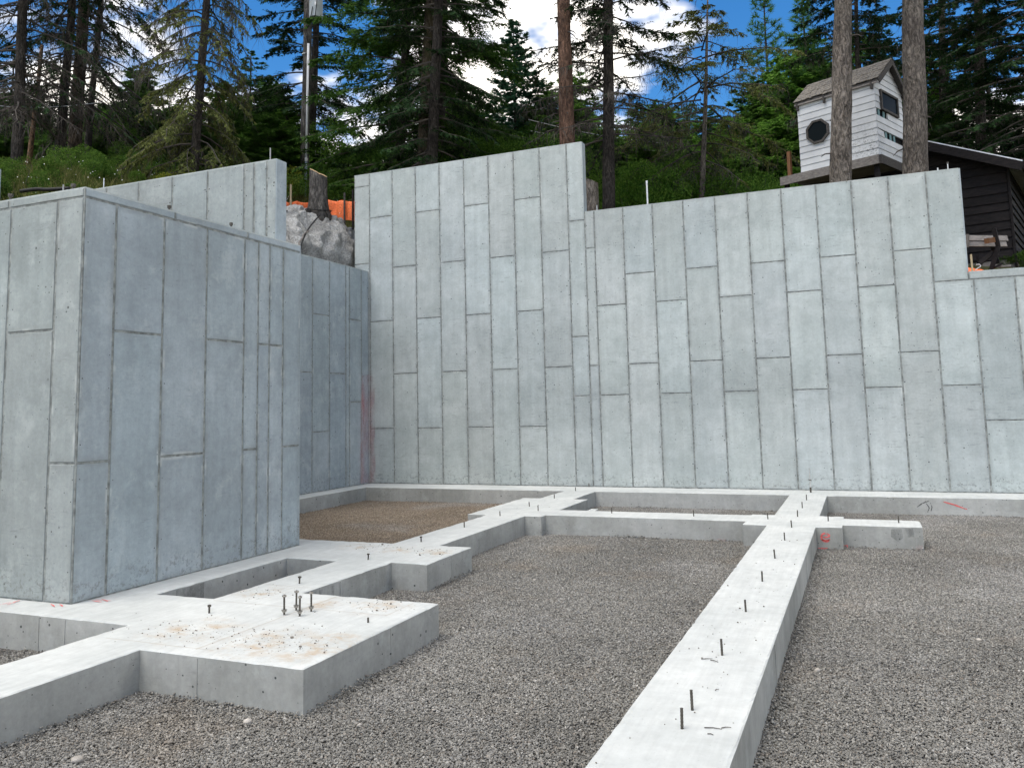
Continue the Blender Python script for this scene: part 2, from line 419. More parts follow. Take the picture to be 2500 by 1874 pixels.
def wood(name, c1, c2, axis=0, rough=.85, sc=1.0):
    t = NT(name); s = [30 * sc, 30 * sc, 30 * sc]; s[axis] = 1.6 * sc
    tcn = t.n.new('ShaderNodeTexCoord')
    n = t.noise(1.0, 7, .65, t.mapping(tuple(s), vec=tcn.outputs['Object']))
    c = t.mix(t.ramp(n, .3, .7), c1, c2)
    c = t.mix(1.0, c, t.val(t.ramp(t.rand, 0, 1, .8, 1.2, False)), 'MULTIPLY')
    t.bump(n, .5, .01)
    return t.done(c, rough)
M_GREYWOOD = wood('weathered_grey_wood', (.15, .135, .125), (.27, .245, .225))
M_DARKWOOD = wood('dark_stained_wood', (.008, .007, .0075), (.021, .017, .017))
M_BROWNWOOD = wood('brown_post_wood', (.16, .075, .035), (.22, .11, .055), 2)
M_STAKE = wood('fresh_stake_wood', (.42, .33, .20), (.55, .45, .30), 2)
M_FRAME = wood('dark_window_frame', (.05, .045, .042), (.085, .078, .072))

def white_siding():
    t = NT('white_siding')
    c = t.mix(t.ramp(t.noise(2.5, 6), .35, .65), (.54, .55, .56), (.62, .63, .635))
    c = t.mix(1.0, c, t.val(t.ramp(t.rand, 0, 1, .92, 1.05, False)), 'MULTIPLY')
    mould = t.near([(.45, 20.45, 7.52, .62), (.62, 20.4, 7.3, .45), (.1, 20.6, 7.6, .4)], .2)
    sp = t.ramp(t.noise(17, 6, .8, t.mapping((1, 1, 1.9))), .50, .64)
    c = t.mix(t.math('MULTIPLY', t.math('MULTIPLY', mould, sp), .92), c, (.03, .03, .03))
    c = t.mix(t.math('MULTIPLY', t.ramp(t.noise(6, 6, .7), .55, .75), .25), c, (.40, .40, .38))
    return t.done(c, .6)
M_WHITE = white_siding()
M_SHAKE = wood('roof_shake_wood', (.13, .115, .10), (.26, .235, .20), 1)
_g = NT('dark_glass'); _g.b.inputs['Specular IOR Level'].default_value = .02; M_GLASS = _g.done((.010, .013, .014), .2)
M_TEAL = plain('teal_board', (.16, .27, .28), .7)
M_DARK = plain('dark_inside', (.008, .008, .009), .95)
M_METALROOF = plain('pale_metal_roof', (.66, .67, .69), .45, .2, .15, 5)
M_ORANGE = plain('orange_plastic_mesh', (.86, .20, .07), .6, 0, .22, 30)
M_CABLE = plain('black_cable', (.012, .012, .012), .6)
M_PVC = plain('white_conduit', (.66, .67, .70), .45, 0, .06)
M_CONDUIT = plain('grey_conduit', (.27, .33, .42), .45, 0, .1)
M_CAN = plain('transformer_paint', (.36, .40, .42), .4, .1, .08, 3)
M_LABEL = plain('white_label', (.75, .76, .78), .5)
M_PEBBLE = plain('debris_stone', (.20, .18, .155), .9, var=.3, nscale=30)
M_FLOWER = plain('white_petals', (.80, .80, .76), .6)
M_CUT = wood('fresh_cut_wood', (.34, .24, .13), (.48, .35, .20))

def spray(name, col, cover):
    t = NT(name)
    if cover < .5: f = t.math('MULTIPLY', t.ramp(t.noise(2.5, 5, .6, t.mapping((3, 3, 1))), .30, .62), t.ramp(t.noise(40, 3, .7), .30, .6, .16, .36))
    else: f = t.ramp(t.noise(30, 6, .7), .62 - cover * .35, .80 - cover * .35)
    tr = t.n.new('ShaderNodeBsdfTransparent'); mx = t.n.new('ShaderNodeMixShader')
    t.done(col, .8); t.put(mx.inputs[0], f)
    t.t.links.new(tr.outputs[0], mx.inputs[1]); t.t.links.new(t.b.outputs[0], mx.inputs[2]); t.t.links.new(mx.outputs[0], t.n['Material Output'].inputs[0])
    return t.m
M_PAINT = spray('red_marking_paint', (.78, .16, .15), .80)
M_SCUFF = spray('black_scuff', (.07, .07, .07), .85)
M_PAINTF = spray('pink_overspray', (.68, .38, .40), .42)
M_PAINTF2 = spray('red_overspray', (.66, .26, .28), .45)
M_SMUDGE = spray('damp_smudge', (.15, .155, .15), .49)

# ------------------------------------------------------------------ footings and gravel
GRAVEL_Z = -0.29
PADS = [(-4.73, -3.355, 4.49, 6.31), (-6.62, -4.30, 7.84, 8.92), (-5.67, -4.47, 11.65, 13.93), (-1.56, -.33, 11.5, 12.53)]
STRIPS = [(-9.79, 9.0, 15.22, 16.06), (-10.3, -9.79, 8.7, 16.06), (-11.5, -4.73, 4.97, 5.88), (-6.7, -6.02, 5.3, 8.5), (-10.3, -6.02, 8.2, 8.92),
          (-5.35, -4.73, .9, 15.3), (-4.47, -1.25, 11.83, 12.44), (-1.25, -.645, .9, 15.3), (-.33, .60, 11.73, 12.33), (-6.02, -4.73, 7.75, 7.9), (-4.02, -3.90, 12.4, 12.68)]
PART_OF = {9: 5, 10: 6}       # cells of these rectangles belong to the part of another one
ALL = PADS + STRIPS
def lines(vals, lo, hi, stepf):
    vals = sorted({round(v, 4) for v in vals if lo <= v <= hi} | {lo, hi}); out = [vals[0]]
    for a, b in zip(vals[:-1], vals[1:]):
        n = max(1, int(math.ceil((b - a) / stepf((a + b) / 2) - 1e-6)))
        out += [a + (b - a) * k / n for k in range(1, n + 1)]
    return np.array(out)
gx = lines([r[0] for r in ALL] + [r[1] for r in ALL], -11.5, 9.0, lambda v: .06 if -6.8 < v < 1 else .4)
gy = lines([r[2] for r in ALL] + [r[3] for r in ALL], .9, 16.06, lambda v: .06 if v < 9 else .10)
cxs = (gx[:-1] + gx[1:]) / 2; cys = (gy[:-1] + gy[1:]) / 2
owner = -np.ones((len(cxs), len(cys)), int)
for k in range(len(ALL) - 1, -1, -1):
    r = ALL[k]
    owner[np.ix_((cxs > r[0]) & (cxs < r[1]), (cys > r[2]) & (cys < r[3]))] = k
def wob(x, y, s=1.0): return mnoise.noise((x * s, y * s, 3.7))

footing = thing('concrete_footing', 'pale concrete footing grid of strips and pads on the gravel', 'footing', (-3, 8, GRAVEL_Z))
OFF = np.array([3.0, -8.0, -GRAVEL_Z])
inside = np.zeros((len(gx) + 1, len(gy) + 1), int); inside[1:-1, 1:-1] = owner >= 0   # padded cell map
parts = {}
def part_key(k):
    if k < len(PADS): return k
    s = k - len(PADS); return len(PADS) + PART_OF.get(s, s)
def top_pos(i, j):
    x, y = gx[i], gy[j]
    c = inside[i, j], inside[i + 1, j], inside[i, j + 1], inside[i + 1, j + 1]   # cells (-,-),(+,-),(-,+),(+,+)
    nx = (c[1] + c[3]) - (c[0] + c[2]); ny = (c[2] + c[3]) - (c[0] + c[1])
    z = .0025 * wob(x, y, 1.7)
    edge = not all(c)
    if edge:
        chip = max(0.0, wob(x * 1.0, y * 1.0, 9.0) - .20) * .035 + max(0.0, wob(x, y, 31.0)) * .016
        ins = .007 + chip; l = math.hypot(nx, ny) or 1
        x += nx / l * ins; y += ny / l * ins; z -= .003 + chip * .25
    return (x, y, z)
def side_pos(i, j, row):
    x, y = gx[i], gy[j]
    c = inside[i, j], inside[i + 1, j], inside[i, j + 1], inside[i + 1, j + 1]
    nx = (c[1] + c[3]) - (c[0] + c[2]); ny = (c[2] + c[3]) - (c[0] + c[1]); l = math.hypot(nx, ny) or 1
    chip = max(0.0, wob(x, y, 9.0) - .22) * .03
    if row == 0: d, z = chip * .4, -.010 - chip * .5
    elif row == 1: d, z = .002 * wob(x, y, 3), -.10
    else: d, z = .003 * wob(x, y, 2), -.42
    return (x + nx / l * d, y + ny / l * d, z)
for i in range(len(cxs)):
    for j in range(len(cys)):
        if owner[i, j] < 0: continue
        P = parts.setdefault(part_key(owner[i, j]), dict(V=[], F=[], M=[], idx={}))
        def vid(kind, a, b):
            key = (kind, a, b)
            if key not in P['idx']:
                P['idx'][key] = len(P['V']); P['V'].append(top_pos(a, b) if kind < 0 else side_pos(a, b, kind))
            return P['idx'][key]
        P['F'].append((vid(-1, i, j), vid(-1, i + 1, j), vid(-1, i + 1, j + 1), vid(-1, i, j + 1))); P['M'].append(0)
        for (di, dj, a, b) in ((-1, 0, (i, j + 1), (i, j)), (1, 0, (i + 1, j), (i + 1, j + 1)), (0, -1, (i, j), (i + 1, j)), (0, 1, (i + 1, j + 1), (i, j + 1))):
            if inside[i + 1 + di, j + 1 + dj]: continue
            for r0, r1, m in ((-1, 0, 0), (0, 1, 1), (1, 2, 1)):
                P['F'].append((vid(r0, *a), vid(r1, *a), vid(r1, *b), vid(r0, *b))); P['M'].append(m)
def islands(Fs, n):
    par = list(range(n))
    def find(a):
        while par[a] != a: par[a] = par[par[a]]; a = par[a]
        return a
    for f in Fs:
        for v in f[1:]: par[find(v)] = find(f[0])
    g = {}
    for i, f in enumerate(Fs): g.setdefault(find(f[0]), []).append(i)
    return list(g.values())
for k in sorted(parts):
    P = parts[k]; Vall = np.array(P['V']) + OFF
    for grp in islands(P['F'], len(P['V'])):
        used = sorted({v for i in grp for v in P['F'][i]}); mp = {v: i for i, v in enumerate(used)}
        me = py_mesh('footing', Vall[used], [tuple(mp[v] for v in P['F'][i]) for i in grp], [M_FTOP, M_FSIDE]); me.polygons.foreach_set('material_index', [P['M'][i] for i in grp])
        obj('footing_pad' if k < len(PADS) else 'footing_strip', me, footing)

# formwork seams standing a little proud on the footing sides
def flat_box(mb, x0, x1, y0, y1, z0, z1): mb.box(((x0 + x1) / 2, (y0 + y1) / 2, (z0 + z1) / 2), (x1 - x0, y1 - y0, z1 - z0))
mb = MB()
for (x, y, ax) in ((-4.22, 4.49, 'y'), (-3.355, 5.55, 'x'), (-6.35, 4.97, 'y'), (-6.05, 4.97, 'y'), (-2.1, 11.83, 'y'), (1.9, 15.22, 'y'), (1.62, 15.22, 'y'), (-9.2, 15.22, 'y'), (-7.4, 15.22, 'y'), (-.645, 6.0, 'x'), (-.645, 9.4, 'x'), (-4.72, 6.9, 'x'), (-4.30, 8.4, 'x'), (-.36, 11.5, 'y')):
    if ax == 'y': flat_box(mb, x - .006, x + .006, y - .004, y + .02, -.34, -.02)
    else: flat_box(mb, x - .02, x + .004, y - .006, y + .006, -.34, -.02)
mb.V = [tuple(np.array(v) + OFF) for v in mb.V]
o = mb.build('form_seams', M_FSIDE, footing); o['kind'] = 'stuff'

# gravel bed and stones
def over_footing(x, y):
    return any(r[0] < x < r[1] and r[2] < y < r[3] for r in ALL)
bed = obj('ground', py_mesh('ground', [(-10.6, -12, GRAVEL_Z - .012), (40, -12, GRAVEL_Z - .012), (40, 16.3, GRAVEL_Z - .012), (-10.6, 16.3, GRAVEL_Z - .012)], [(0, 1, 2, 3)], M_BED))
bed['kind'] = 'structure'
TILE = .5
V, Fq = [], []
for i in range(-20, 13):
    for j in range(3, 31):
        x0, y0 = i * TILE, j * TILE; mx, my = x0 + TILE / 2, y0 + TILE / 2
        if mx > 2.4 + .17 * my or mx < -2.2 - .95 * my or (mx < -6.4 and 5.3 < my < 8.5): continue
        if all(over_footing(x0 + TILE * u, y0 + TILE * v) for u in (.02, .26, .5, .74, .98) for v in (.02, .26, .5, .74, .98)): continue
        n = len(V); V += [(x0, y0, GRAVEL_Z), (x0 + TILE, y0, GRAVEL_Z), (x0 + TILE, y0 + TILE, GRAVEL_Z), (x0, y0 + TILE, GRAVEL_Z)]; Fq.append((n, n + 1, n + 2, n + 3))
gravel = obj('gravel', py_mesh('gravel', V, Fq, M_GRAVEL)); gravel['kind'] = 'stuff'
tag(gravel, 'grey crushed gravel filling the bays between the footings', 'gravel')
ng = bpy.data.node_groups.new('gravel_scatter', 'GeometryNodeTree')
ng.interface.new_socket('Geometry', in_out='INPUT', socket_type='NodeSocketGeometry'); ng.interface.new_socket('Geometry', in_out='OUTPUT', socket_type='NodeSocketGeometry')
gn = ng.nodes; gl = ng.links
gi = gn.new('NodeGroupInput'); go = gn.new('NodeGroupOutput')
joinv = gn.new('GeometryNodeJoinGeometry')
for k in range(5):                         # five crushed stones
    ic = gn.new('GeometryNodeMeshIcoSphere'); ic.inputs['Radius'].default_value = 1.0; ic.inputs['Subdivisions'].default_value = 1
    sp_ = gn.new('GeometryNodeSetPosition'); nz = gn.new('ShaderNodeTexNoise'); nz.noise_dimensions = '4D'; nz.inputs['W'].default_value = 3.1 * k; nz.inputs['Scale'].default_value = .9; nz.inputs['Detail'].default_value = 1
    sub = gn.new('ShaderNodeVectorMath'); sub.operation = 'SUBTRACT'; sub.inputs[1].default_value = (.5, .5, .5); gl.new(nz.outputs['Color'], sub.inputs[0])
    scl = gn.new('ShaderNodeVectorMath'); scl.operation = 'SCALE'; scl.inputs['Scale'].default_value = 1.7; gl.new(sub.outputs[0], scl.inputs[0])
    gl.new(ic.outputs[0], sp_.inputs[0]); gl.new(scl.outputs[0], sp_.inputs['Offset'])
    tf = gn.new('GeometryNodeTransform'); tf.inputs['Scale'].default_value = ((1.15, .85, .6), (1, .9, .7), (1.3, .8, .55), (1, 1, .6), (.9, .75, .7))[k]
    gl.new(sp_.outputs[0], tf.inputs[0])
    g2i = gn.new('GeometryNodeGeometryToInstance'); gl.new(tf.outputs[0], g2i.inputs[0]); gl.new(g2i.outputs[0], joinv.inputs[0])
rv = gn.new('FunctionNodeRandomValue'); rv.data_type = 'FLOAT_VECTOR'
rv.inputs['Min'].default_value = (-.7, -.7, 0); rv.inputs['Max'].default_value = (.7, .7, 6.283)
rs = gn.new('FunctionNodeRandomValue'); rs.data_type = 'FLOAT'
rs.inputs[2].default_value = .0046; rs.inputs[3].default_value = .0098
ro = gn.new('FunctionNodeRandomValue'); ro.data_type = 'FLOAT_VECTOR'
ro.inputs['Min'].default_value = (0, 0, -.008); ro.inputs['Max'].default_value = (0, 0, .007)
joint = gn.new('GeometryNodeJoinGeometry')
for k in range(4):                         # four spread patches of them, laid side by side in quarter turns
    gr = gn.new('GeometryNodeMeshGrid'); gr.inputs[0].default_value = TILE * 1.02; gr.inputs[1].default_value = TILE * 1.02; gr.inputs[2].default_value = 2; gr.inputs[3].default_value = 2
    dp = gn.new('GeometryNodeDistributePointsOnFaces'); dp.inputs['Density'].default_value = 10000; dp.inputs['Seed'].default_value = k
    ofs = gn.new('GeometryNodeSetPosition'); iop = gn.new('GeometryNodeInstanceOnPoints'); iop.inputs['Pick Instance'].default_value = True
    rl = gn.new('GeometryNodeRealizeInstances'); sm = gn.new('GeometryNodeSetMaterial'); sm.inputs['Material'].default_value = M_GRAVEL
    fl = gn.new('GeometryNodeSetShadeSmooth'); fl.inputs['Shade Smooth'].default_value = False; g2 = gn.new('GeometryNodeGeometryToInstance')
    gl.new(gr.outputs[0], dp.inputs['Mesh']); gl.new(dp.outputs['Points'], ofs.inputs[0]); gl.new(ro.outputs[0], ofs.inputs['Offset'])
    gl.new(ofs.outputs[0], iop.inputs['Points']); gl.new(joinv.outputs[0], iop.inputs['Instance']); gl.new(rv.outputs[0], iop.inputs['Rotation']); gl.new(rs.outputs[1], iop.inputs['Scale'])
    gl.new(iop.outputs[0], rl.inputs[0]); gl.new(rl.outputs[0], sm.inputs[0]); gl.new(sm.outputs[0], fl.inputs[0]); gl.new(fl.outputs[0], g2.inputs[0]); gl.new(g2.outputs[0], joint.inputs[0])
m2p = gn.new('GeometryNodeMeshToPoints'); m2p.mode = 'FACES'; gl.new(gi.outputs[0], m2p.inputs[0])
iot = gn.new('GeometryNodeInstanceOnPoints'); iot.inputs['Pick Instance'].default_value = True
ri = gn.new('FunctionNodeRandomValue'); ri.data_type = 'INT'; ri.inputs[4].default_value = 0; ri.inputs[5].default_value = 3
mq = gn.new('ShaderNodeMath'); mq.operation = 'MULTIPLY'; mq.inputs[1].default_value = math.pi / 2; gl.new(ri.outputs[2], mq.inputs[0])
cx = gn.new('ShaderNodeCombineXYZ'); gl.new(mq.outputs[0], cx.inputs[2])
rp = gn.new('FunctionNodeRandomValue'); rp.data_type = 'INT'; rp.inputs[4].default_value = 0; rp.inputs[5].default_value = 3; rp.inputs['Seed'].default_value = 7
gl.new(m2p.outputs[0], iot.inputs['Points']); gl.new(joint.outputs[0], iot.inputs['Instance']); gl.new(rp.outputs[2], iot.inputs['Instance Index']); gl.new(cx.outputs[0], iot.inputs['Rotation'])
gl.new(iot.outputs[0], go.inputs[0])
md = gravel.modifiers.new('scatter', 'NODES'); md.node_group = ng

# ------------------------------------------------------------------ cast walls
class Wall:
    """a wall in the plane 'y' (faces -y) or 'x' (faces +x) at coordinate c; u runs along the wall"""
    def __init__(s, plane, c): s.plane = plane; s.c = c
    def p(s, u, z, out=0.0):
        return (u, s.c - out, z) if s.plane == 'y' else (s.c + out, u, z)
GAP, PROUD, BEV = .029, .008, .004
def panel(wall, parent, base, u0, u1, z0, z1, mat_):
    u0, u1 = u0 + GAP / 2, u1 - GAP / 2; z0, z1 = z0 + GAP / 2 * .8, z1 - GAP / 2 * .8
    if z1 - z0 < .02: return
    c = np.array(wall.p((u0 + u1) / 2, (z0 + z1) / 2))
    V = []; ins = min(.075, (u1 - u0) * .3, (z1 - z0) * .3)
    for (o, b) in ((-PROUD - .004, 0), (-BEV, 0), (0, BEV), (0, BEV + ins)):
        for (u, z) in ((u0 + b, z0 + b), (u1 - b, z0 + b), (u1 - b, z1 - b), (u0 + b, z1 - b)):
            V.append(np.array(wall.p(u, z, o)) - c)
    Fc = [(12, 13, 14, 15)]
    for r in (0, 4, 8):
        for k in range(4): Fc.append((r + k, r + (k + 1) % 4, r + 4 + (k + 1) % 4, r + 4 + k))
    me = py_mesh('concrete_panel', V, Fc, mat_)
    me.attributes.new('edge', 'FLOAT', 'POINT').data.foreach_set('value', [1.0] * 12 + [0.0] * 4)
    obj('concrete_panel', me, parent, tuple(c - base))
def columns(wall, parent, base, cols, mat_, holes):
    for (u0, u1, zs, zb, zt) in cols:
        e = [zb] + list(zs) + [zt]
        for a, b in zip(e[:-1], e[1:]): panel(wall, parent, base, u0, u1, a, b, mat_)
        for u, sg in ((u0, 1), (u1, -1)):
            z = zb + random.uniform(.15, .45)
            while z < zt - .1:
                if random.random() < .82: holes.append((wall, u + sg * (.035 + random.uniform(-.006, .008)), z + random.uniform(-.02, .02), random.uniform(.005, .0105) * (.62 if wall.c < 9 and wall.plane == 'x' and wall.c > -7 or wall.c < 6 and wall.plane == 'y' else 1)))
                z += .61 if random.random() < .6 else .305
def holes_part(holes, parent, base):
    V, Fc = [], []
    for (w, u, z, r) in holes:
        n = len(V); k = 7
        for q in range(k):
            t = 2 * math.pi * q / k; rr = r * random.uniform(.8, 1.2)
            V.append(np.array(w.p(u + rr * math.cos(t), z + rr * math.sin(t), .0016)) - base)
        Fc.append(tuple(range(n, n + k)))
    o = obj('tie_holes', py_mesh('tie_holes', V, Fc, M_HOLE), parent); o['kind'] = 'stuff'
def core(parent, base, boxes, mat_=None):
    mb = MB()
    for (x0, x1, y0, y1, z0, z1) in boxes: flat_box(mb, x0, x1, y0, y1, z0, z1)
    mb.V = [tuple(np.array(v) - base) for v in mb.V]
    return mb.build('wall_core', mat_ or M_JOINT, parent)
def cap_strip(name, parent, base, box, mat_):
    mb = MB(); flat_box(mb, *box); mb.V = [tuple(np.array(v) - base) for v in mb.V]; return mb.build(name, mat_, parent)

# back wall
YB = 16.04; TH = .20
wb = np.array([-1.0, YB, 0.0])
back = thing('retaining_wall', 'tall stepped grey concrete retaining wall across the back of the pit', 'wall', tuple(wb))
W = Wall('y', YB); holes = []
cy0, cy1 = YB + PROUD, YB + TH - .012
core(back, wb, [(-10.60, -5.035, cy0, cy1, -.1, 7.052), (-5.035, 1.822, cy0, cy1, -.1, 5.562), (1.822, 9.0, cy0, cy1, -.1, 3.732)])
xsL = [-10.19, -9.585, -8.98, -8.375, -7.77, -7.175, -6.58, -5.98, -5.375]
cols = [(-10.61, -10.19, [4.95, 6.77], 0, 7.06)]
for i, (a, b) in enumerate(zip(xsL[:-1], xsL[1:])): cols.append((a, b, [1.2, 3.6, 6.0] if i % 2 == 0 else [2.4, 4.8], 0, 7.06))
cols.append((-5.375, -5.02, [1.8, 3.0, 5.4], 0, 7.06))
cols.append((-5.02, -4.82, [2.4, 4.8], 0, 5.57))
xsR = [-4.82, -4.215, -3.61, -3.0, -2.385, -1.77, -1.155, -.54, .068, .68, 1.29]
for i, (a, b) in enumerate(zip(xsR[:-1], xsR[1:])): cols.append((a, b, [1.8, 3.6] if i % 2 == 0 else [2.4, 4.2], 0, 5.57))
cols.append((1.29, 1.83, [], 3.6, 5.57))
xq = 1.29; i = 0
while xq < 8.5:
    cols.append((xq, xq + .61, [1.8] if i % 2 == 0 else [1.2], 0, 3.6)); xq += .61; i += 1
for k in range(3): cols.append((1.83 + k * 2.4, 1.83 + (k + 1) * 2.4, [], 3.6, 3.74))
columns(W, back, wb, cols, M_WALL, holes)
holes_part(holes, back, wb)
# smooth ends, backs and tops of the wall
cap_strip('wall_end', back, wb, (-5.047, -5.026, YB + .004, YB + TH, 5.58, 7.056), M_SIDE_SHADE)
cap_strip('wall_end', back, wb, (1.815, 1.834, YB + .004, YB + TH, 3.75, 5.566), M_SIDE_SHADE)
cap_strip('wall_back', back, wb, (-10.615, -5.03, YB + TH - .01, YB + TH + .004, 3.0, 7.058), M_WALL)
cap_strip('wall_back', back, wb, (-5.03, 1.83, YB + TH - .01, YB + TH + .004, 3.0, 5.568), M_WALL)
cap_strip('wall_back', back, wb, (1.83, 9.0, YB + TH - .01, YB + TH + .004, 2.0, 3.738), M_WALL)
for (x0, x1, z) in ((-10.61, -5.05, 7.06), (-5.02, 1.81, 5.57), (1.84, 9.0, 3.74)):
    cap_strip('wall_top', back, wb, (x0, x1, YB + .003, YB + TH - .012, z - .012, z + .003), M_WALL)

# side wall of the recess (faces +x)
sb = np.array([-10.22, 12.0, 0.0])
side = thing('side_wall', 'shaded concrete side wall meeting the back wall in the left corner', 'wall', tuple(sb))
W = Wall('x', -10.22); holes = []
core(side, sb, [(-10.41, -10.22 - PROUD, 8.5, 16.03, -.1, 4.762)])
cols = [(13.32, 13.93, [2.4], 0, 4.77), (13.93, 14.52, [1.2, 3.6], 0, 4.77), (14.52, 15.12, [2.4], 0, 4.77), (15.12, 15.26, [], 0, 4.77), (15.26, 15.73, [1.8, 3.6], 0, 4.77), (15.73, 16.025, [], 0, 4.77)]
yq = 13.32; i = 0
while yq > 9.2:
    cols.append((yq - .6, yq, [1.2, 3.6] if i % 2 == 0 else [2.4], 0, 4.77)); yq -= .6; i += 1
columns(W, side, sb, cols, M_SIDE_SHADE, holes); holes_part(holes, side, sb)
cap_strip('wall_top', side, sb, (-10.415, -10.232, 8.52, 16.02, 4.758, 4.772), M_WALL)

# the box-shaped room at the left
bb = np.array([-6.4, 5.31, 0.0])
box = thing('concrete_box', 'large shaded concrete box with a taller rear wall at the left', 'wall', tuple(bb))
holes = []
core(box, bb, [(-6.60, -6.4 - PROUD, 5.31 + PROUD, 8.47, -.1, 3.682), (-11.5, -6.60, 5.31 + PROUD, 5.50, -.1, 3.682), (-10.6, -6.642, 8.28 + PROUD, 8.468, -.1, 4.79)])
Wx = Wall('x', -6.4); Wy = Wall('y', 5.31); W3 = Wall('y', 8.28)
columns(Wx, box, bb, [(5.318, 5.67, [1.2], 0, 3.6), (5.67, 6.26, [2.4], 0, 3.6), (6.26, 6.86, [1.2], 0, 3.6), (6.86, 7.45, [2.4], 0, 3.6), (7.45, 7.69, [1.2], 0, 3.6), (7.69, 7.89, [2.4], 0, 3.6), (7.89, 8.14, [2.4], 0, 3.6), (8.14, 8.48, [1.2], 0, 3.6)], M_SIDE_SHADE, holes)
for a, b in ((5.318, 6.4), (6.4, 7.5), (7.5, 8.48)): columns(Wx, box, bb, [(a, b, [], 3.6, 3.69)], M_SIDE_SHADE, [])
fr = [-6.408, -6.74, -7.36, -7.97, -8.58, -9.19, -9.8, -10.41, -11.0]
for i, (b, a) in enumerate(zip(fr[:-1], fr[1:])): columns(Wy, box, bb, [(a, b, [1.2] if i % 2 == 0 else [2.4], 0, 3.6)], M_BOX_SHADE, holes)
for a, b in ((-7.4, -6.408), (-8.6, -7.4), (-11.0, -8.6)): columns(Wy, box, bb, [(a, b, [], 3.6, 3.69)], M_BOX_SHADE, [])
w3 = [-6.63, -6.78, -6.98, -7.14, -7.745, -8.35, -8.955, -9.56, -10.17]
for b, a in zip(w3[:-1], w3[1:]): columns(W3, box, bb, [(a, b, [], 2.4, 4.8)], M_BOX_SHADE, holes)
holes_part(holes, box, bb)
cap_strip('wall_end', box, bb, (-6.65, -6.632, 8.285, 8.48, 3.0, 4.797), M_SIDE_SHADE)
cap_strip('wall_end', box, bb, (-6.60, -6.405, 8.462, 8.482, -.1, 3.688), M_SIDE_SHADE)
cap_strip('wall_top', box, bb, (-6.615, -6.407, 5.32, 8.478, 3.678, 3.693), M_WALL)
cap_strip('wall_top', box, bb, (-11.0, -6.62, 5.318, 5.52, 3.678, 3.693), M_WALL)
cap_strip('wall_top', box, bb, (-10.6, -6.64, 8.29, 8.478, 4.786, 4.803), M_WALL)
fl = np.array([-9.95, 6.2, 0])
inner = thing('cross_wall', 'end of a taller concrete wall at the far left edge of the photo', 'wall', tuple(fl))
core(inner, fl, [(-10.2, -10.0, 5.6, 7.05, -.1, 4.78)], M_SIDE_SHADE)
columns(Wall('x', -9.988), inner, fl, [(5.6, 6.45, [], 2.4, 4.8), (6.45, 7.055, [], 2.4, 4.8)], M_SIDE_SHADE, [])

# paint and smudges (flat marks, each a part of what it was sprayed on)
def patch(name, parent, base, quad, m): return obj(name, py_mesh(name, [np.array(q) - base for q in quad], [tuple(range(len(quad)))], m), parent)
def stroke(name, parent, base, pts, w, nrm, m):
    P = [Vector(p) for p in pts]; n = Vector(nrm); V, Fc = [], []
    for i, p in enumerate(P):
        d = (P[min(i + 1, len(P) - 1)] - P[max(i - 1, 0)]).normalized(); s = d.cross(n).normalized() * w / 2 * (1 if 0 < i < len(P) - 1 else .5)
        V += [p + s, p - s]
    for i in range(len(P) - 1): Fc.append((2 * i, 2 * i + 1, 2 * i + 3, 2 * i + 2))
    return obj(name, py_mesh(name, [np.array(v) - base for v in V], Fc, m), parent)
fbase = np.array([-3, 8, GRAVEL_Z])
e = .004
patch('pink_overspray', side, sb, [(-10.22 + e, 15.64, .02), (-10.22 + e, 16.02, .02), (-10.22 + e, 16.02, 2.42), (-10.22 + e, 15.70, 2.38)], M_PAINTF)
patch('pink_overspray', back, wb, [(-10.21, YB - e, .02), (-10.06, YB - e, .02), (-10.08, YB - e, 2.35), (-10.21, YB - e, 2.4)], M_PAINTF)
stroke('pink_overspray', side, sb, [(-10.22 + e * 1.5, 15.78, z) for z in (1.3, 1.6, 2.0, 2.38)], .10, (1, 0, 0), M_PAINTF2)
ring = [(-.535 + .052 * math.cos(t), 11.5 - e, -.135 + .05 * math.sin(t)) for t in np.linspace(.3, 6.0, 22)]
stroke('paint_mark', footing, fbase, ring, .022, (0, -1, 0), M_PAINT)
for z in (-.125, -.165): stroke('paint_mark', footing, fbase, [(-.585, 11.5 - e, z), (-.54, 11.5 - e, z - .008), (-.485, 11.5 - e, z)], .022, (0, -1, 0), M_PAINT)
patch('paint_mark', footing, fbase, [(-.635, 11.5 - e, -.29), (-.52, 11.5 - e, -.29), (-.52, 11.5 - e, -.262), (-.635, 11.5 - e, -.268)], M_PAINT)
patch('paint_mark', footing, fbase, [(-.33, 11.73 - e, -.29), (-.28, 11.73 - e, -.29), (-.285, 11.73 - e, -.255), (-.33, 11.73 - e, -.26)], M_PAINT)
patch('paint_mark', footing, fbase, [(.49, 11.73 - e, -.29), (.59, 11.73 - e, -.29), (.585, 11.73 - e, -.22), (.53, 11.73 - e, -.23)], M_PAINTF)
stroke('paint_mark', footing, fbase, [(1.10, 15.22 - e, -.065), (1.27, 15.22 - e, -.115), (1.44, 15.22 - e, -.182)], .024, (0, -1, 0), M_PAINT)
stroke('paint_mark', footing, fbase, [(-1.95, 11.83 - e, -.26), (-1.88, 11.83 - e, -.275), (-1.82, 11.83 - e, -.265)], .03, (0, -1, 0), M_PAINTF)
for a, b in (((-7.02, 5.10), (-6.98, 5.27)), ((-6.94, 5.12), (-7.0, 5.28)), ((-6.58, 5.26), (-6.46, 5.20)), ((-6.50, 5.28), (-6.40, 5.23)), ((-6.34, 5.50), (-6.17, 5.52)), ((-6.34, 5.47), (-6.2, 5.45)), ((-6.30, 5.54), (-6.17, 5.49))):
    stroke('paint_mark', footing, fbase, [(a[0], a[1], .007), ((a[0] + b[0]) / 2 + .006, (a[1] + b[1]) / 2, .007), (b[0], b[1], .007)], .014, (0, 0, 1), M_PAINT)
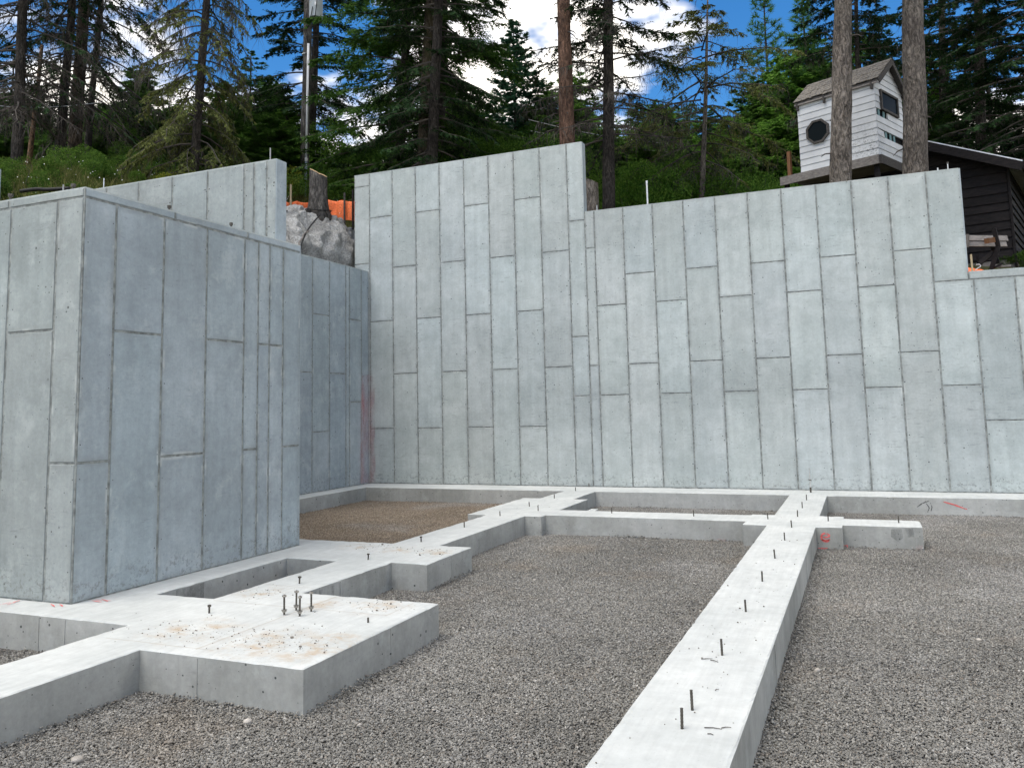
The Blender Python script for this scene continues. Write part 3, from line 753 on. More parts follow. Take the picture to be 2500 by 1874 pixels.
for q in ([(.24, -.04), (.36, -.03), (.37, -.14), (.31, -.19), (.23, -.13)], [(.40, -.03), (.49, -.02), (.50, -.12), (.43, -.13)], [(.50, -.14), (.59, -.12), (.595, -.22), (.5, -.24)]):
    patch('damp_smudge', footing, fbase, [(x, 11.73 - e, z) for x, z in q], M_SMUDGE)
patch('damp_smudge', footing, fbase, [(-6.02 + e, 6.12, -.29), (-6.02 + e, 6.48, -.29), (-6.02 + e, 6.48, -.02), (-6.02 + e, 6.12, -.02)], M_SMUDGE)
for yy in (6.36, 6.46, 6.55, 6.64, 6.74): patch('damp_smudge', footing, fbase, [(-4.73 + e, yy, -.29), (-4.73 + e, yy + .05, -.29), (-4.73 + e, yy + .055, -.03), (-4.73 + e, yy + .005, -.03)], M_SMUDGE)
for pts in ([(.72, -.16), (.80, -.10), (.90, -.06)], [(.86, -.10), (.90, -.17), (.87, -.24)], [(.92, -.09), (.94, -.16), (.92, -.22)]):
    stroke('damp_smudge', footing, fbase, [(x, 15.22 - e, z) for x, z in pts], .016, (0, -1, 0), M_SCUFF)

# ------------------------------------------------------------------ anchor bolts
ORD = ['first', 'second', 'third', 'fourth', 'fifth', 'sixth', 'seventh', 'eighth', 'ninth', 'tenth', 'eleventh', 'twelfth', 'thirteenth']
def threaded(h, r=.0085):
    mb = MB(); n = max(4, int(h / .006)); pts = []; rad = []
    for i in range(n + 1):
        pts.append((0, 0, -.02 + (h + .02) * i / n)); rad.append(r * (1.0 if i % 2 else .86))
    return mb.tube(pts, rad, 8)
def hexnut(mb, z0, z1, r): return mb.tube([(0, 0, z0), (0, 0, z0 + .002), (0, 0, z1 - .002), (0, 0, z1)], [r * .92, r, r, r * .92], 6)
rod_me = threaded(.09).mesh('rod', M_STEEL); rodL_me = threaded(.066).mesh('rod', M_STEEL); rodT_me = threaded(.158).mesh('rod', M_STEEL)
nutL_me = hexnut(MB(), .052, .066, .0165).mesh('nut', M_STEEL)
nutT_me = hexnut(MB(), .140, .154, .018).mesh('nut', M_ZINC); nutB_me = hexnut(MB(), .022, .036, .018).mesh('nut', M_ZINC)
wash_me = MB().tube([(0, 0, .037), (0, 0, .041)], .023, 12).mesh('washer', M_ZINC)
def bolt(x, y, z, meshes, label, group, tilt=(0, 0), hs=1.0):
    t = thing('anchor_bolt', label, 'anchor bolt', (x, y, z), group); t.rotation_euler = (tilt[0], tilt[1], random.uniform(0, 6)); t.scale = (1, 1, hs)
    for n, me in meshes: obj(n, me, t)
    return t
plainrod = [('rod', rod_me)]; nutted = [('rod', rodL_me), ('nut', nutL_me)]
tall = [('rod', rodT_me), ('nut', nutT_me), ('nut', nutB_me), ('washer', wash_me)]
G = 'anchor bolts standing in the footings'
for i, y in enumerate((4.286, 4.558, 5.576, 6.754, 7.91, 9.087, 10.269, 11.316, 12.375, 13.37, 14.426)):
    bolt(-.925, y, 0, plainrod, f'bare threaded rod, {ORD[i]} from the front on the long right footing', G, (random.uniform(-.05, .05), random.uniform(-.05, .05)), 1.12 if i < 3 else 1.0)
for i, (x, y) in enumerate(((-4.997, 5.444), (-5.0, 6.626), (-5.04, 7.875), (-5.06, 9.089))):
    bolt(x, y, 0, nutted, f'short nut-topped anchor bolt, {ORD[i]} from the front on the left strip footing', G, (random.uniform(-.06, .06), random.uniform(-.06, .06)))
for i, (x, y) in enumerate(((-5.088, 10.34), (-5.077, 11.53), (-5.081, 12.727), (-5.081, 13.918), (-5.114, 15.192), (-5.092, 15.97))):
    bolt(x, y, 0, plainrod, f'small bare rod, {ORD[i]} of those beyond the nut-topped bolts on the left strip', G, (random.uniform(-.05, .05), 0), .78)
for i, (x, y) in enumerate(((-4.733, 12.218), (-3.546, 12.192), (-2.314, 12.114), (-1.29, 12.048))):
    bolt(x, y, 0, plainrod, f'bare rod, {ORD[i]} from the left along the short cross footing', G, (0, random.uniform(-.05, .05)), .93)
bolt(-.513, 12.02, 0, plainrod, 'bare rod on the small pad just right of the long footing', G, (0, .03))
bolt(.343, 12.039, 0, plainrod, 'bare rod near the free end of the short stub footing', G, (0, -.04))
for (x, y, w) in ((-4.361, 5.585, 'near left'), (-4.363, 5.74, 'far left'), (-4.213, 5.588, 'near right'), (-4.215, 5.741, 'far right')):
    bolt(x, y, 0, tall, f'tall double-nutted column bolt, {w} of the square of four on the big pad', 'four column bolts on the big pad', (random.uniform(-.02, .02), random.uniform(-.02, .02)))
bolt(-3.575, 5.582, 0, plainrod, 'cut-off rod stub near the right edge of the big pad', G, (0, 0), .42)
def rod(x, y, z, h, r, m, label, cat='rod', head=False, low=None):
    t = thing('steel_rod', label, cat, (x, y, z), 'rods on the wall tops and footing')
    MB().tube([(0, 0, -.03), (0, 0, h)], r, 8).build('shaft', m, t)
    if head: hexnut(MB(), h - .03, h, r * 1.9).build('nut', M_STEEL, t)
    if low: MB().tube([(0, 0, low), (0, 0, low + .012)], r * 2.0, 8).build('collar', M_STEEL, t); MB().tube([(0, 0, -.02), (0, 0, .09)], r * 1.3, 8).build('sleeve', M_STEEL, t)
    return t
rod(-.925, 15.63, 0, .42, .012, M_GALV, 'tall thin galvanised rod at the far end of the long footing', low=.21)
rod(-6.50, 6.41, 3.693, .075, .011, M_STEEL, 'nut-topped stub on the box side wall, the nearer one', head=True)
rod(-6.50, 7.33, 3.693, .075, .011, M_STEEL, 'nut-topped stub on the box side wall, the farther one', head=True)
rod(-6.81, 8.38, 4.80, .19, .008, M_ZINC, 'grey rod standing on the end of the rear box wall')
rod(-9.73, 8.38, 4.80, .17, .007, M_GALV, 'pale rod on the rear box wall behind the box corner')
rod(-6.79, 5.40, 3.69, .09, .007, M_ZINC, 'pale short rod on the box front wall by its corner')
rod(-6.66, 5.40, 3.69, .08, .012, M_STEEL, 'nut-topped bolt on the box front wall by its corner', head=True)
rod(-7.51, 5.40, 3.69, .09, .012, M_STEEL, 'nut-topped bolt on the box front wall at the photo edge', head=True)
rod(1.66, 16.14, 5.57, .15, .009, M_GALV, 'bright rod on the wall top in front of the dark barn', head=True)
rod(1.50, 16.14, 5.57, .07, .011, M_GALV, 'short stub on the wall top beside the bright rod')
rod(-4.78, 16.14, 5.57, .13, .008, M_GALV, 'thin rod on the wall top beside the tall step')
pp = thing('pipe_post', 'white pipe standing behind the wall right of the tall step', 'pipe', (-3.78, 16.4, 4.6))
MB().tube([(0, 0, -.3), (0, 0, 1.52)], .018, 10).build('pipe', M_GALV, pp); MB().tube([(0, 0, 1.5), (0, 0, 1.55)], .023, 10).build('pipe_cap', M_GALV, pp)
# ------------------------------------------------------------------ hillside
CTRL = np.array([(-11.0, 8.6, 4.5), (-11.2, 11.0, 5.0), (-11.5, 13.5, 5.0), (-12.6, 15.0, 5.75), (-12.2, 17.0, 6.05), (-10.9, 17.5, 5.9), (-14, 9, 5.0), (-14.5, 12, 6.2), (-16, 16.5, 7.5), (-20.4, 14.75, 7.7), (-21, 16.6, 8.4), (-23.2, 18.8, 9.6),
                 (-23.7, 17.5, 9.1), (-13.3, 17.8, 6.55), (-15, 20.3, 7.4), (-17, 22.6, 8.7), (-12.9, 22, 7.6), (-10.7, 19.8, 6.7), (-8, 16.6, 5.4), (-5, 16.6, 4.9), (-6.4, 19.5, 5.7), (-6, 22, 6.1), (-3.9, 23.8, 5.7), (-2, 17, 4.4), (0, 19, 4.5), (1.3, 19.6, 4.4),
                 (2.2, 16.5, 3.55), (2.2, 18.9, 3.85), (2.7, 19.9, 4.15), (3.4, 21.7, 4.5), (5, 18, 3.9), (8, 17, 3.6), (10, 30, 6), (-10, 40, 10), (5, 45, 9), (-30, 30, 13), (-25, 10, 6.8), (-25, 2, 4.8), (-12, 4, 3.0), (-30, -8, 3), (30, 20, 4), (30, 60, 10), (-10, 70, 14), (-50, 60, 18), (-50, 10, 9), (-60, -10, 6)], float)
def tps(r): return np.where(r > 0, r * r * np.log(np.maximum(r, 1e-9)), 0)
_n = len(CTRL); _d = np.hypot(CTRL[:, None, 0] - CTRL[None, :, 0], CTRL[:, None, 1] - CTRL[None, :, 1])
_A = np.zeros((_n + 3, _n + 3)); _A[:_n, :_n] = tps(_d) + np.eye(_n) * .5; _A[:_n, _n] = 1; _A[:_n, _n + 1:] = CTRL[:, :2]; _A[_n, :_n] = 1; _A[_n + 1:, :_n] = CTRL[:, :2].T
_w = np.linalg.solve(_A, np.concatenate([CTRL[:, 2], np.zeros(3)]))
def ground_z(x, y):
    x = np.asarray(x, float); y = np.asarray(y, float); sh = x.shape; x = x.ravel(); y = y.ravel()
    r = np.hypot(x[:, None] - CTRL[None, :, 0], y[:, None] - CTRL[None, :, 1])
    z = tps(r) @ _w[:_n] + _w[_n] + x * _w[_n + 1] + y * _w[_n + 2]
    return z.reshape(sh)
xs = np.concatenate([np.arange(-70, -26, 4.0), np.arange(-26, -10.6, .45), [-10.43], np.arange(-10.2, 6, .45), np.arange(6, 50, 4.0)])
ys = np.concatenate([np.arange(-12, 8, 2.0), np.arange(8, 16, .45), [16.23], np.arange(16.6, 26, .45), np.arange(26, 85, 3.0)])
XX, YY = np.meshgrid(xs, ys, indexing='ij'); ZZ = ground_z(XX, YY)
for i in range(len(xs)):
    for j in range(len(ys)): ZZ[i, j] += .12 * mnoise.noise((XX[i, j] * .9, YY[i, j] * .9, 1.3)) * (1 if abs(YY[i, j] - 16.23) > .5 else .2)
dip = np.clip((XX + 13.4) / .9, 0, 1) * np.clip((-9.5 - XX) / .5, 0, 1) * np.clip((YY - 10.6) / .8, 0, 1) * np.clip((18.3 - YY) / .9, 0, 1)
ZZ -= 1.9 * dip                            # cut away behind the shotcrete bank
V = np.stack([XX, YY, ZZ], -1).reshape(-1, 3); T = []
ny_ = len(ys)
for i in range(len(xs) - 1):
    for j in range(ny_ - 1):
        if xs[i] > -10.5 and ys[j] < 16.2: continue
        if xs[i + 1] > -10.5 and ys[j] < 16.2 and xs[i] >= -10.44: continue
        a, b, c, d = i * ny_ + j, (i + 1) * ny_ + j, (i + 1) * ny_ + j + 1, i * ny_ + j + 1
        T += [(a, b, c), (a, c, d)]
hill = obj('hillside', tri_mesh('hillside', V, T, M_SOIL, True)); hill['kind'] = 'structure'
def gz(x, y): return float(ground_z(np.array([x]), np.array([y]))[0])

# shotcreted bank under the stump
U_, V_ = 150, 90
VV, TT = [], []
for i in range(U_):
    u = i / (U_ - 1); y = 11.2 + 7.0 * u
    for j in range(V_):
        v = j / (V_ - 1)
        back_ = .10 + 3.2 * v ** 1.35
        top = 5.55 + .75 * min(1, max(0, (y - 13.2) / 2.6)) - .25 * max(0, y - 16.6)
        z = 4.0 + (top + .16 - 4.0) * (1 - (1 - v) ** 4.0)
        x = -10.40 - back_ * .85
        q = mnoise.noise((x * 1.3, y * 1.3, z * 1.3)) * .24 + (.35 - abs(mnoise.noise((x * 2.3, y * 2.3, z * 2.3)))) * .30 + mnoise.noise((x * 3.9, y * 3.9, z * 3.9)) * .14 - .08 + mnoise.noise((x * 7, y * 7, z * 7)) * .06 + mnoise.noise((x * 16, y * 16, z * 16)) * .03
        q -= .22 * max(0, 1 - abs(z - 4.95 - .12 * math.sin(y * 2.2)) / .16)
        VV.append((x + q * .75, y, z + q * .55))
for i in range(U_ - 1):
    for j in range(V_ - 1):
        a, b, c, d = i * V_ + j, (i + 1) * V_ + j, (i + 1) * V_ + j + 1, i * V_ + j + 1
        TT += [(a, b, c), (a, c, d)]
rock = obj('shotcrete_bank', tri_mesh('shotcrete_bank', VV, TT, M_SHOT, True)); tag(rock, 'lumpy grey shotcrete bank between the two tall concrete walls', 'rock')

# ------------------------------------------------------------------ trunks, stumps
def trunk_mesh(name, H, r0, r1, m, lean=(0, 0), flare=.35, sides=12, step=.5, rough=.03, seed=0):
    n = max(3, int(H / step)); V, T = [], []
    for i in range(n + 1):
        z = H * i / n; t = i / n
        r = r0 + (r1 - r0) * t + r0 * flare * math.exp(-z / .35)
        bx_ = lean[0] * z + .04 * mnoise.noise((seed, z * .3, 1)); by_ = lean[1] * z + .04 * mnoise.noise((seed, z * .3, 7))
        for k in range(sides):
            a = 2 * math.pi * k / sides; ca, sa = math.cos(a), math.sin(a)
            q = 1 + rough * (mnoise.noise((ca * 2.2 + seed, sa * 2.2, z * .8)) * 1.6 + (mnoise.noise((ca * 9 + seed, sa * 9, z * 2.6)) if sides > 16 else 0) * 1.3)
            V.append((bx_ + r * q * ca, by_ + r * q * sa, z - .25))
    for i in range(n):
        for k in range(sides):
            k2 = (k + 1) % sides; a, b, c, d = i * sides + k, i * sides + k2, (i + 1) * sides + k2, (i + 1) * sides + k
            T += [(a, b, c), (a, c, d)]
    V.append((lean[0] * H, lean[1] * H, H - .25 + r1 * .3)); c = len(V) - 1
    T += [(n * sides + k, n * sides + (k + 1) % sides, c) for k in range(sides)]
    return tri_mesh(name, V, T, m, True)

M_BARK_STUMP = bark('bark_stump', (.085, .078, .072), (.14, .13, .12), .9)
def stump(label, p, r0, r1, h, tilt, m):
    t = thing('tree_stump', label, 'stump', p)
    sides, n = 30, 26; V, Fc = [], []
    for i in range(n + 1):
        s = i / n
        for k in range(sides):
            a = 2 * math.pi * k / sides; ca, sa = math.cos(a), math.sin(a)
            top = h + tilt * ca * r1 * 1.4 + .03 * mnoise.noise((ca * 3, sa * 3, 5))
            z = -.25 + (top + .25) * s
            fl_ = (r0 - r1) * math.exp(-max(0, z) / (h * .22)) * (1 + .4 * mnoise.noise((ca * 2, sa * 2, 9)))
            r = (r1 + fl_) * (1 + .06 * mnoise.noise((ca * 7, sa * 7, z * 3)) + .04 * mnoise.noise((ca * 15, sa * 15, z * 5)))
            V.append((r * ca, r * sa, z))
    for i in range(n):
        for k in range(sides): Fc.append((i * sides + k, i * sides + (k + 1) % sides, (i + 1) * sides + (k + 1) % sides, (i + 1) * sides + k))
    obj('bark', py_mesh('bark', V, Fc, m, True), t)
    ring = [Vector(V[n * sides + k]) * 1.0 for k in range(sides)]; c = sum(ring, Vector()) / sides
    V2 = [tuple(c + (q - c) * .97 + Vector((0, 0, .004))) for q in ring] + [tuple(c + Vector((0, 0, .006)))]
    obj('cut_face', py_mesh('cut_face', V2, [(k, (k + 1) % sides, sides) for k in range(sides)], M_CUT), t)
    return t
sp0 = at(777, 527, 19.6)
stump('dark cut tree stump on the shotcrete bank beside the utility pole', tuple(sp0 + np.array([0, 0, .02])), .30, .205, 1.02, -.42, M_BARK_STUMP)
s2 = at(1446, 520, 20.6)
stump('cut stump with pale top peeking over the wall beside the tall step', (s2[0], s2[1], s2[2] - .8), .24, .17, 1.62, -.35, M_BARK_GREY)

# cable looped round the stump and down the bank
def cable(label, pts, r, m, name='cable', cat='cable'):
    P = [Vector(p) for p in pts]; Q = []
    for i in range(len(P) - 1):
        p0, p1, p2, p3 = P[max(i - 1, 0)], P[i], P[i + 1], P[min(i + 2, len(P) - 1)]
        for k in range(6):
            t = k / 6; Q.append(.5 * ((2 * p1) + (p2 - p0) * t + (2 * p0 - 5 * p1 + 4 * p2 - p3) * t * t + (3 * p1 - p0 - 3 * p2 + p3) * t ** 3))
    Q.append(P[-1])
    return tag(MB().tube(Q, r, 6).build(name, m, smooth=True), label, cat)
def zo(x, y): return 660 + x * .18093, 380 + y * .18093
c0 = Vector(sp0)
loop = [c0 + Vector((.30 * math.cos(a), .30 * math.sin(a), .10 + .03 * math.sin(a * 2))) for a in np.linspace(.6, 6.9, 14)]
cable('black cable looped round the foot of the dark stump', loop, .013, M_CABLE)
cable('black cable running from the stump down the shotcrete bank', [at(*zo(665, 805), 19.15), at(*zo(590, 890), 18.2), at(*zo(520, 980), 17.2), at(*zo(460, 1090), 16.0), at(*zo(420, 1200), 14.9), at(*zo(405, 1260), 14.5)], .017, M_CABLE)
cable('pale root dangling over the shotcrete bank', [at(*zo(520, 1020), 16.6), at(*zo(450, 1060), 16.0), at(*zo(430, 1120), 15.5), at(*zo(390, 1170), 15.0), at(*zo(400, 1225), 14.7)], .016, M_DEADTWIG, 'root', 'root')
cable('black hose lying along the top edge of the shotcrete bank', [at(*zo(215, 748), 18.6), at(*zo(330, 755), 18.8), at(*zo(430, 768), 19.0), at(*zo(480, 745), 19.2)], .014, M_CABLE, 'hose', 'hose')

# orange safety fence behind the stump
def fence_sheet(label, A, B, h0, h1, sag, seed, posts):
    A = np.array(A); B = np.array(B); n = 40; rows = 7; V, T = [], []
    t = thing('safety_fence', label, 'fence', tuple(A))
    nrm = np.array([-(B - A)[1], (B - A)[0], 0]); nrm /= np.linalg.norm(nrm)
    for layer in (0, .006):
        for i in range(n + 1):
            s = i / n
            for j in range(rows + 1):
                v = j / rows; h = h0 + (h1 - h0) * s - sag * math.sin(math.pi * ((s * 2) % 1)) * v
                p = (B - A) * s + np.array([0, 0, h * v]) + nrm * (.06 * mnoise.noise((s * 6 + seed, v * 1.5, 2)) + layer)
                V.append(p)
    w = rows + 1; o2 = (n + 1) * w
    for i in range(n):
        for j in range(rows):
            a, b, c, d = i * w + j, (i + 1) * w + j, (i + 1) * w + j + 1, i * w + j + 1
            T += [(a, b, c), (a, c, d), (o2 + a, o2 + c, o2 + b), (o2 + a, o2 + d, o2 + c)]
    for i in range(n): a, b = i * w + rows, (i + 1) * w + rows; T += [(a, b, o2 + b), (a, o2 + b, o2 + a)]
    obj('mesh_sheet', tri_mesh('mesh_sheet', V, T, M_ORANGE, True), t)
    for s, hh, m in posts:
        p = (B - A) * s - nrm * .05
        MB().box((p[0], p[1], hh / 2 - .2), (.04, .03, hh + .4)).build('stake', m, t)
fa, fb, fc = at(690, 512, 21.0), at(806, 516, 21.4), at(872, 530, 20.2)
fence_sheet('orange safety fence left of the stump, behind the bank', fa + [0, 0, -.1], at(760, 512, 21.2) + [0, 0, -.1], .34, .32, .05, 1, ((.28, .75, M_STAKE),))
fence_sheet('orange safety fence between the stump and the tall wall', at(800, 522, 20.6) + [0, 0, -.1], fc + [0, 0, -.1], .46, .52, .03, 5, ((.62, .55, M_FRAME), (.9, .6, M_DARKWOOD)))

# ------------------------------------------------------------------ utility pole
pb = at(741, 492, 27.5); pz = gz(pb[0], pb[1])
pole = thing('utility_pole', 'weathered wooden utility pole carrying a grey transformer', 'utility pole', (pb[0], pb[1], pz))
ptop = at(752, 0, 27.5) - at(741, 492, 27.5); lean = (ptop[0] / ptop[2], ptop[1] / ptop[2])
Hp = 10.5
obj('pole', trunk_mesh('pole', Hp, .155, .125, bark('pole_wood', (.095, .088, .082), (.16, .15, .14), .5), lean, 0, 14, .6, .015, 3), pole)
tov = np.array([-CF[0], -CF[1], 0]); tov /= np.linalg.norm(tov); tor = np.array([CR[0], CR[1], 0]); tor /= np.linalg.norm(tor)
def on_pole(z, out, right): return np.array([lean[0] * z, lean[1] * z, z]) + tov * out + tor * right
zc0 = float(at(772, 205, 27.5)[2] - pz); zc1 = float(at(770, 112, 27.5)[2] - pz); zbt = float(at(765, 395, 27.5)[2] - pz)
MB().tube([on_pole(zbt, .17, .10), on_pole(zc1, .16, .085)], .038, 10).build('white_conduit', M_PVC, pole, smooth=True)
MB().tube([on_pole(zbt - .03, .17, .10), on_pole(zbt + .08, .17, .10)], .05, 10).build('coupling', M_PVC, pole)
zcm = zc1 - .62
MB().tube([on_pole(zcm - .04, .165, .09), on_pole(zcm + .06, .165, .09)], .046, 10).build('coupling', M_PVC, pole)
MB().tube([on_pole(-.2, .17, .10), on_pole(zbt, .17, .10)], .038, 10).build('grey_conduit', M_CONDUIT, pole, smooth=True)
zt0 = float(at(757, 50, 27.5)[2] - pz)
tc0 = on_pole(zt0, .10, .30)
can = MB(); can.tube([tc0, tc0 + [0, 0, .02], tc0 + [0, 0, 1.0], tc0 + [0, 0, 1.06], tc0 + [0, 0, 1.12]], [.215, .225, .225, .24, .20], 24)
co = can.build('transformer_can', M_CAN, pole, smooth=False)
for i in range(3):
    a = tc0 + tov * .15 + tor * (.1 * (i - 1)) + np.array([0, 0, 1.1]); MB().tube([a, a + [0, 0, .06], a + [0, 0, .16], a + [0, 0, .24]], [.04, .055, .04, .02], 10).build('bushing', M_CONDUIT, co)
lb = tc0 + tov * .222 + tor * .05 + np.array([0, 0, .42]); MB().beam(lb - tor * .04, lb + tor * .04, .012, .10).build('label_plate', M_LABEL, co)
for (dx, z0_, z1_) in ((-.10, .30, -.85), (.04, .55, -.75)):
    MB().tube([tc0 + tov * .24 + tor * (dx + .05) + [0, 0, z0_], tc0 + tov * .25 + tor * dx + [0, 0, 0], on_pole(zt0 + z1_ * .5, .18, dx * .5), on_pole(zc1, .17, .085)], .013, 6).build('drop_wire', M_CABLE, pole)
for z in (zbt - .6, zbt + .9, zc1 - .3): MB().tube([on_pole(z, .0, 0) + [0, 0, -.015], on_pole(z, .0, 0) + [0, 0, .015]], .165, 14).build('strap', M_GALV, pole)

# overhead wires
for lab, A, B in (('thin service wire crossing the dark trunks at the left', at(-60, 254, 23), at(250, 250, 23.5)), ('thin service wire sagging behind the left conifer', at(270, 300, 30), at(380, 330, 30)),
                  ('upper thin wire behind the red-barked trunk', at(1290, 292, 30), at(1640, 352, 28)), ('lower thin wire behind the red-barked trunk', at(1290, 318, 30), at(1640, 372, 28))):
    A = Vector(A); B = Vector(B); pts = [A + (B - A) * (k / 10) - Vector((0, 0, .12 * math.sin(math.pi * k / 10))) for k in range(11)]
    tag(MB().tube(pts, .011, 5).build('overhead_wire', M_GALV), lab, 'wire', 'overhead wires')

# ------------------------------------------------------------------ tree house
C0 = Vector((.717, 20.349, 7.165)); eL = Vector((-1.716, .781, 0)).normalized(); eR = Vector((.781, 1.716, 0)).normalized()
LL, LR, HH = 1.89, 1.52, 1.76
zg = gz(.4, 20.9)
th = thing('tree_house', 'small white clapboard tree house with shingled gable roof between two trunks', 'tree house', (C0.x, C0.y, zg))
tb = Vector((C0.x, C0.y, zg))
def TH_(a, b, z): return C0 + eL * a + eR * b + Vector((0, 0, z)) - tb
nF = -eR; nS = -eL                         # outward normals of the long front and the gable side
# dark inner shell so that gaps read as openings
sh = MB(); sh.prism([TH_(.04, .04, .02), TH_(LL - .04, .04, .02), TH_(LL - .04, LR - .04, .02), TH_(.04, LR - .04, .02)], (0, 0, HH - .06)); sh.build('inner_wall', M_DARK, th)
PK = HH + .62                              # gable peak above the floor
gsh = MB(); gsh.prism([TH_(.05, .05, HH - .05), TH_(.05, LR - .05, HH - .05), TH_(.05, LR / 2, PK - .08)], eL * (LL - .1)); gsh.build('inner_gable', M_DARK, th)
nb = 11; bh = HH / nb
def clap(a0, a1, z, face, m, ht=None, skew=0.0):
    ht = ht or bh
    mb = MB(); P = (lambda a, o, zz_: TH_(a, 0, zz_) + nF * o) if face == 'F' else (lambda a, o, zz_: TH_(0, a, zz_) + nS * o)
    zl = z; zh = z + ht - .003
    V = [P(a0, -.02, zl), P(a1, -.02, zl + skew), P(a1, .022, zl + skew), P(a0, .022, zl), P(a0, -.02, zh), P(a1, -.02, zh + skew), P(a1, .006, zh + skew), P(a0, .006, zh)]
    mb.add(V, [(0, 1, 2, 3), (4, 7, 6, 5), (0, 4, 5, 1), (3, 2, 6, 7), (0, 3, 7, 4), (1, 5, 6, 2)])
    c = (V[0] + V[6]) / 2; mb.V = [tuple(Vector(v) - c) for v in mb.V]
    return mb.build('siding_board', m, th, tuple(c))
for k in range(nb): clap(-.012, LL + .01, k * bh, 'F', M_WHITE)
# gable side, with the missing boards
for k in range(nb + 4):
    z = k * bh; w0, w1 = 0.0, LR
    if z + bh > HH:
        f = (z + bh * .6 - HH) / (PK - HH); w0, w1 = LR / 2 * f, LR - LR / 2 * f
        if w1 - w0 < .1: continue
        mb = MB(); zl, zh = max(z, HH), min(z + bh - .003, PK)
        def half(zz_): return LR / 2 * (1 - max(0, (zz_ - HH)) / (PK - HH))
        hl, hh_ = half(zl), half(zh)
        P = lambda a, o, zz_: TH_(0, a, zz_) + nS * o
        V = [P(LR / 2 - hl, -.02, zl), P(LR / 2 + hl, -.02, zl), P(LR / 2 + hl, .022, zl), P(LR / 2 - hl, .022, zl), P(LR / 2 - hh_, -.02, zh), P(LR / 2 + hh_, -.02, zh), P(LR / 2 + hh_, .006, zh), P(LR / 2 - hh_, .006, zh)]
        mb.add(V, [(0, 1, 2, 3), (4, 7, 6, 5), (0, 4, 5, 1), (3, 2, 6, 7), (0, 3, 7, 4), (1, 5, 6, 2)]); mb.build('siding_board', M_WHITE, th); continue
    if k == 3: clap(0, .36, z, 'S', M_WHITE, skew=-.02); continue       # board broken off, dark gap beside it
    if k == 6: clap(.62, LR, z, 'S', M_WHITE, skew=-.01); continue
    if 7 <= k <= 9: clap(0, .24, z, 'S', M_WHITE); clap(1.22, LR, z, 'S', M_WHITE); continue
    clap(0, LR, z, 'S', M_WHITE)
for (a, k) in ((.50, 3), (.74, 3), (.95, 3), (.18, 6), (.45, 6)):
    q = TH_(0, a, (k + .5) * bh) - nS * .01; MB().beam(q - Vector((0, 0, bh * .48)), q + Vector((0, 0, bh * .48)), .09, .02, up=nS).build('stud', M_TEAL, th)
# windows
def window(face, a0, a1, z0, z1):
    P = (lambda a, o, zz_: TH_(0, a, zz_) + nS * o)
    fr_ = MB(); w = .05
    for (p, q) in (((a0, z0), (a1, z0)), ((a0, z1), (a1, z1))): fr_.beam(P(p[0] - w / 2, .03, p[1]), P(q[0] + w / 2, .03, q[1]), w, .06, up=nS)
    for a in (a0, a1): fr_.beam(P(a, .03, z0 + w / 2), P(a, .03, z1 - w / 2), w, .06, up=nS)
    f = fr_.build('window', M_FRAME, th)
    MB().prism([P(a0, .02, z0), P(a1, .02, z0), P(a1, .02, z1), P(a0, .02, z1)], nS * .012).build('pane', M_GLASS, f)
window('S', .27, 1.18, 7.15 * bh, 9.9 * bh)
oc = (1.40, 5.7 * bh); orad = .31
def OP(t, r, o): return TH_(oc[0] + r * math.cos(t), 0, oc[1] + r * math.sin(t)) + nF * o
fr_ = MB()
for k in range(8):
    t0, t1 = math.pi / 8 + k * math.pi / 4, math.pi / 8 + (k + 1) * math.pi / 4
    fr_.prism([OP(t0, orad, .02), OP(t1, orad, .02), OP(t1, orad - .055, .02), OP(t0, orad - .055, .02)], nF * .045)
fo = fr_.build('octagon_window', M_FRAME, th)
MB().prism([OP(math.pi / 8 + k * math.pi / 4, orad - .05, .03) for k in range(8)], nF * .012).build('pane', M_GLASS, fo)
# corner trims, skirting beams, knee post
MB().beam(TH_(-.01, -.01, .0), TH_(-.01, -.01, HH), .025, .025).build('corner_trim', M_FRAME, th)
MB().beam(TH_(-.02, -.05, -.115), TH_(2.44, -.05, -.115), .05, .21).build('skirt_beam', M_GREYWOOD, th)
MB().beam(TH_(-.05, -.02, -.115), TH_(-.05, LR + .1, -.115), .05, .21).build('skirt_beam', M_FRAME, th)
MB().prism([TH_(0, 0, -.03), TH_(2.42, 0, -.03), TH_(2.42, LR, -.03), TH_(0, LR, -.03)], (0, 0, .028)).build('floor_deck', M_GREYWOOD, th)
for (a, b) in ((.1, .1), (2.35, .1), (.1, LR - .1), (2.35, LR - .1)): MB().beam(TH_(a, b, -C0.z + zg - .3), TH_(a, b, -.03), .1, .1, up=eL).build('post', M_DARKWOOD, th)
MB().beam(TH_(2.22, .04, .0), TH_(2.22, .04, .62), .085, .085, up=eL).build('rail_post', M_BROWNWOOD, th)
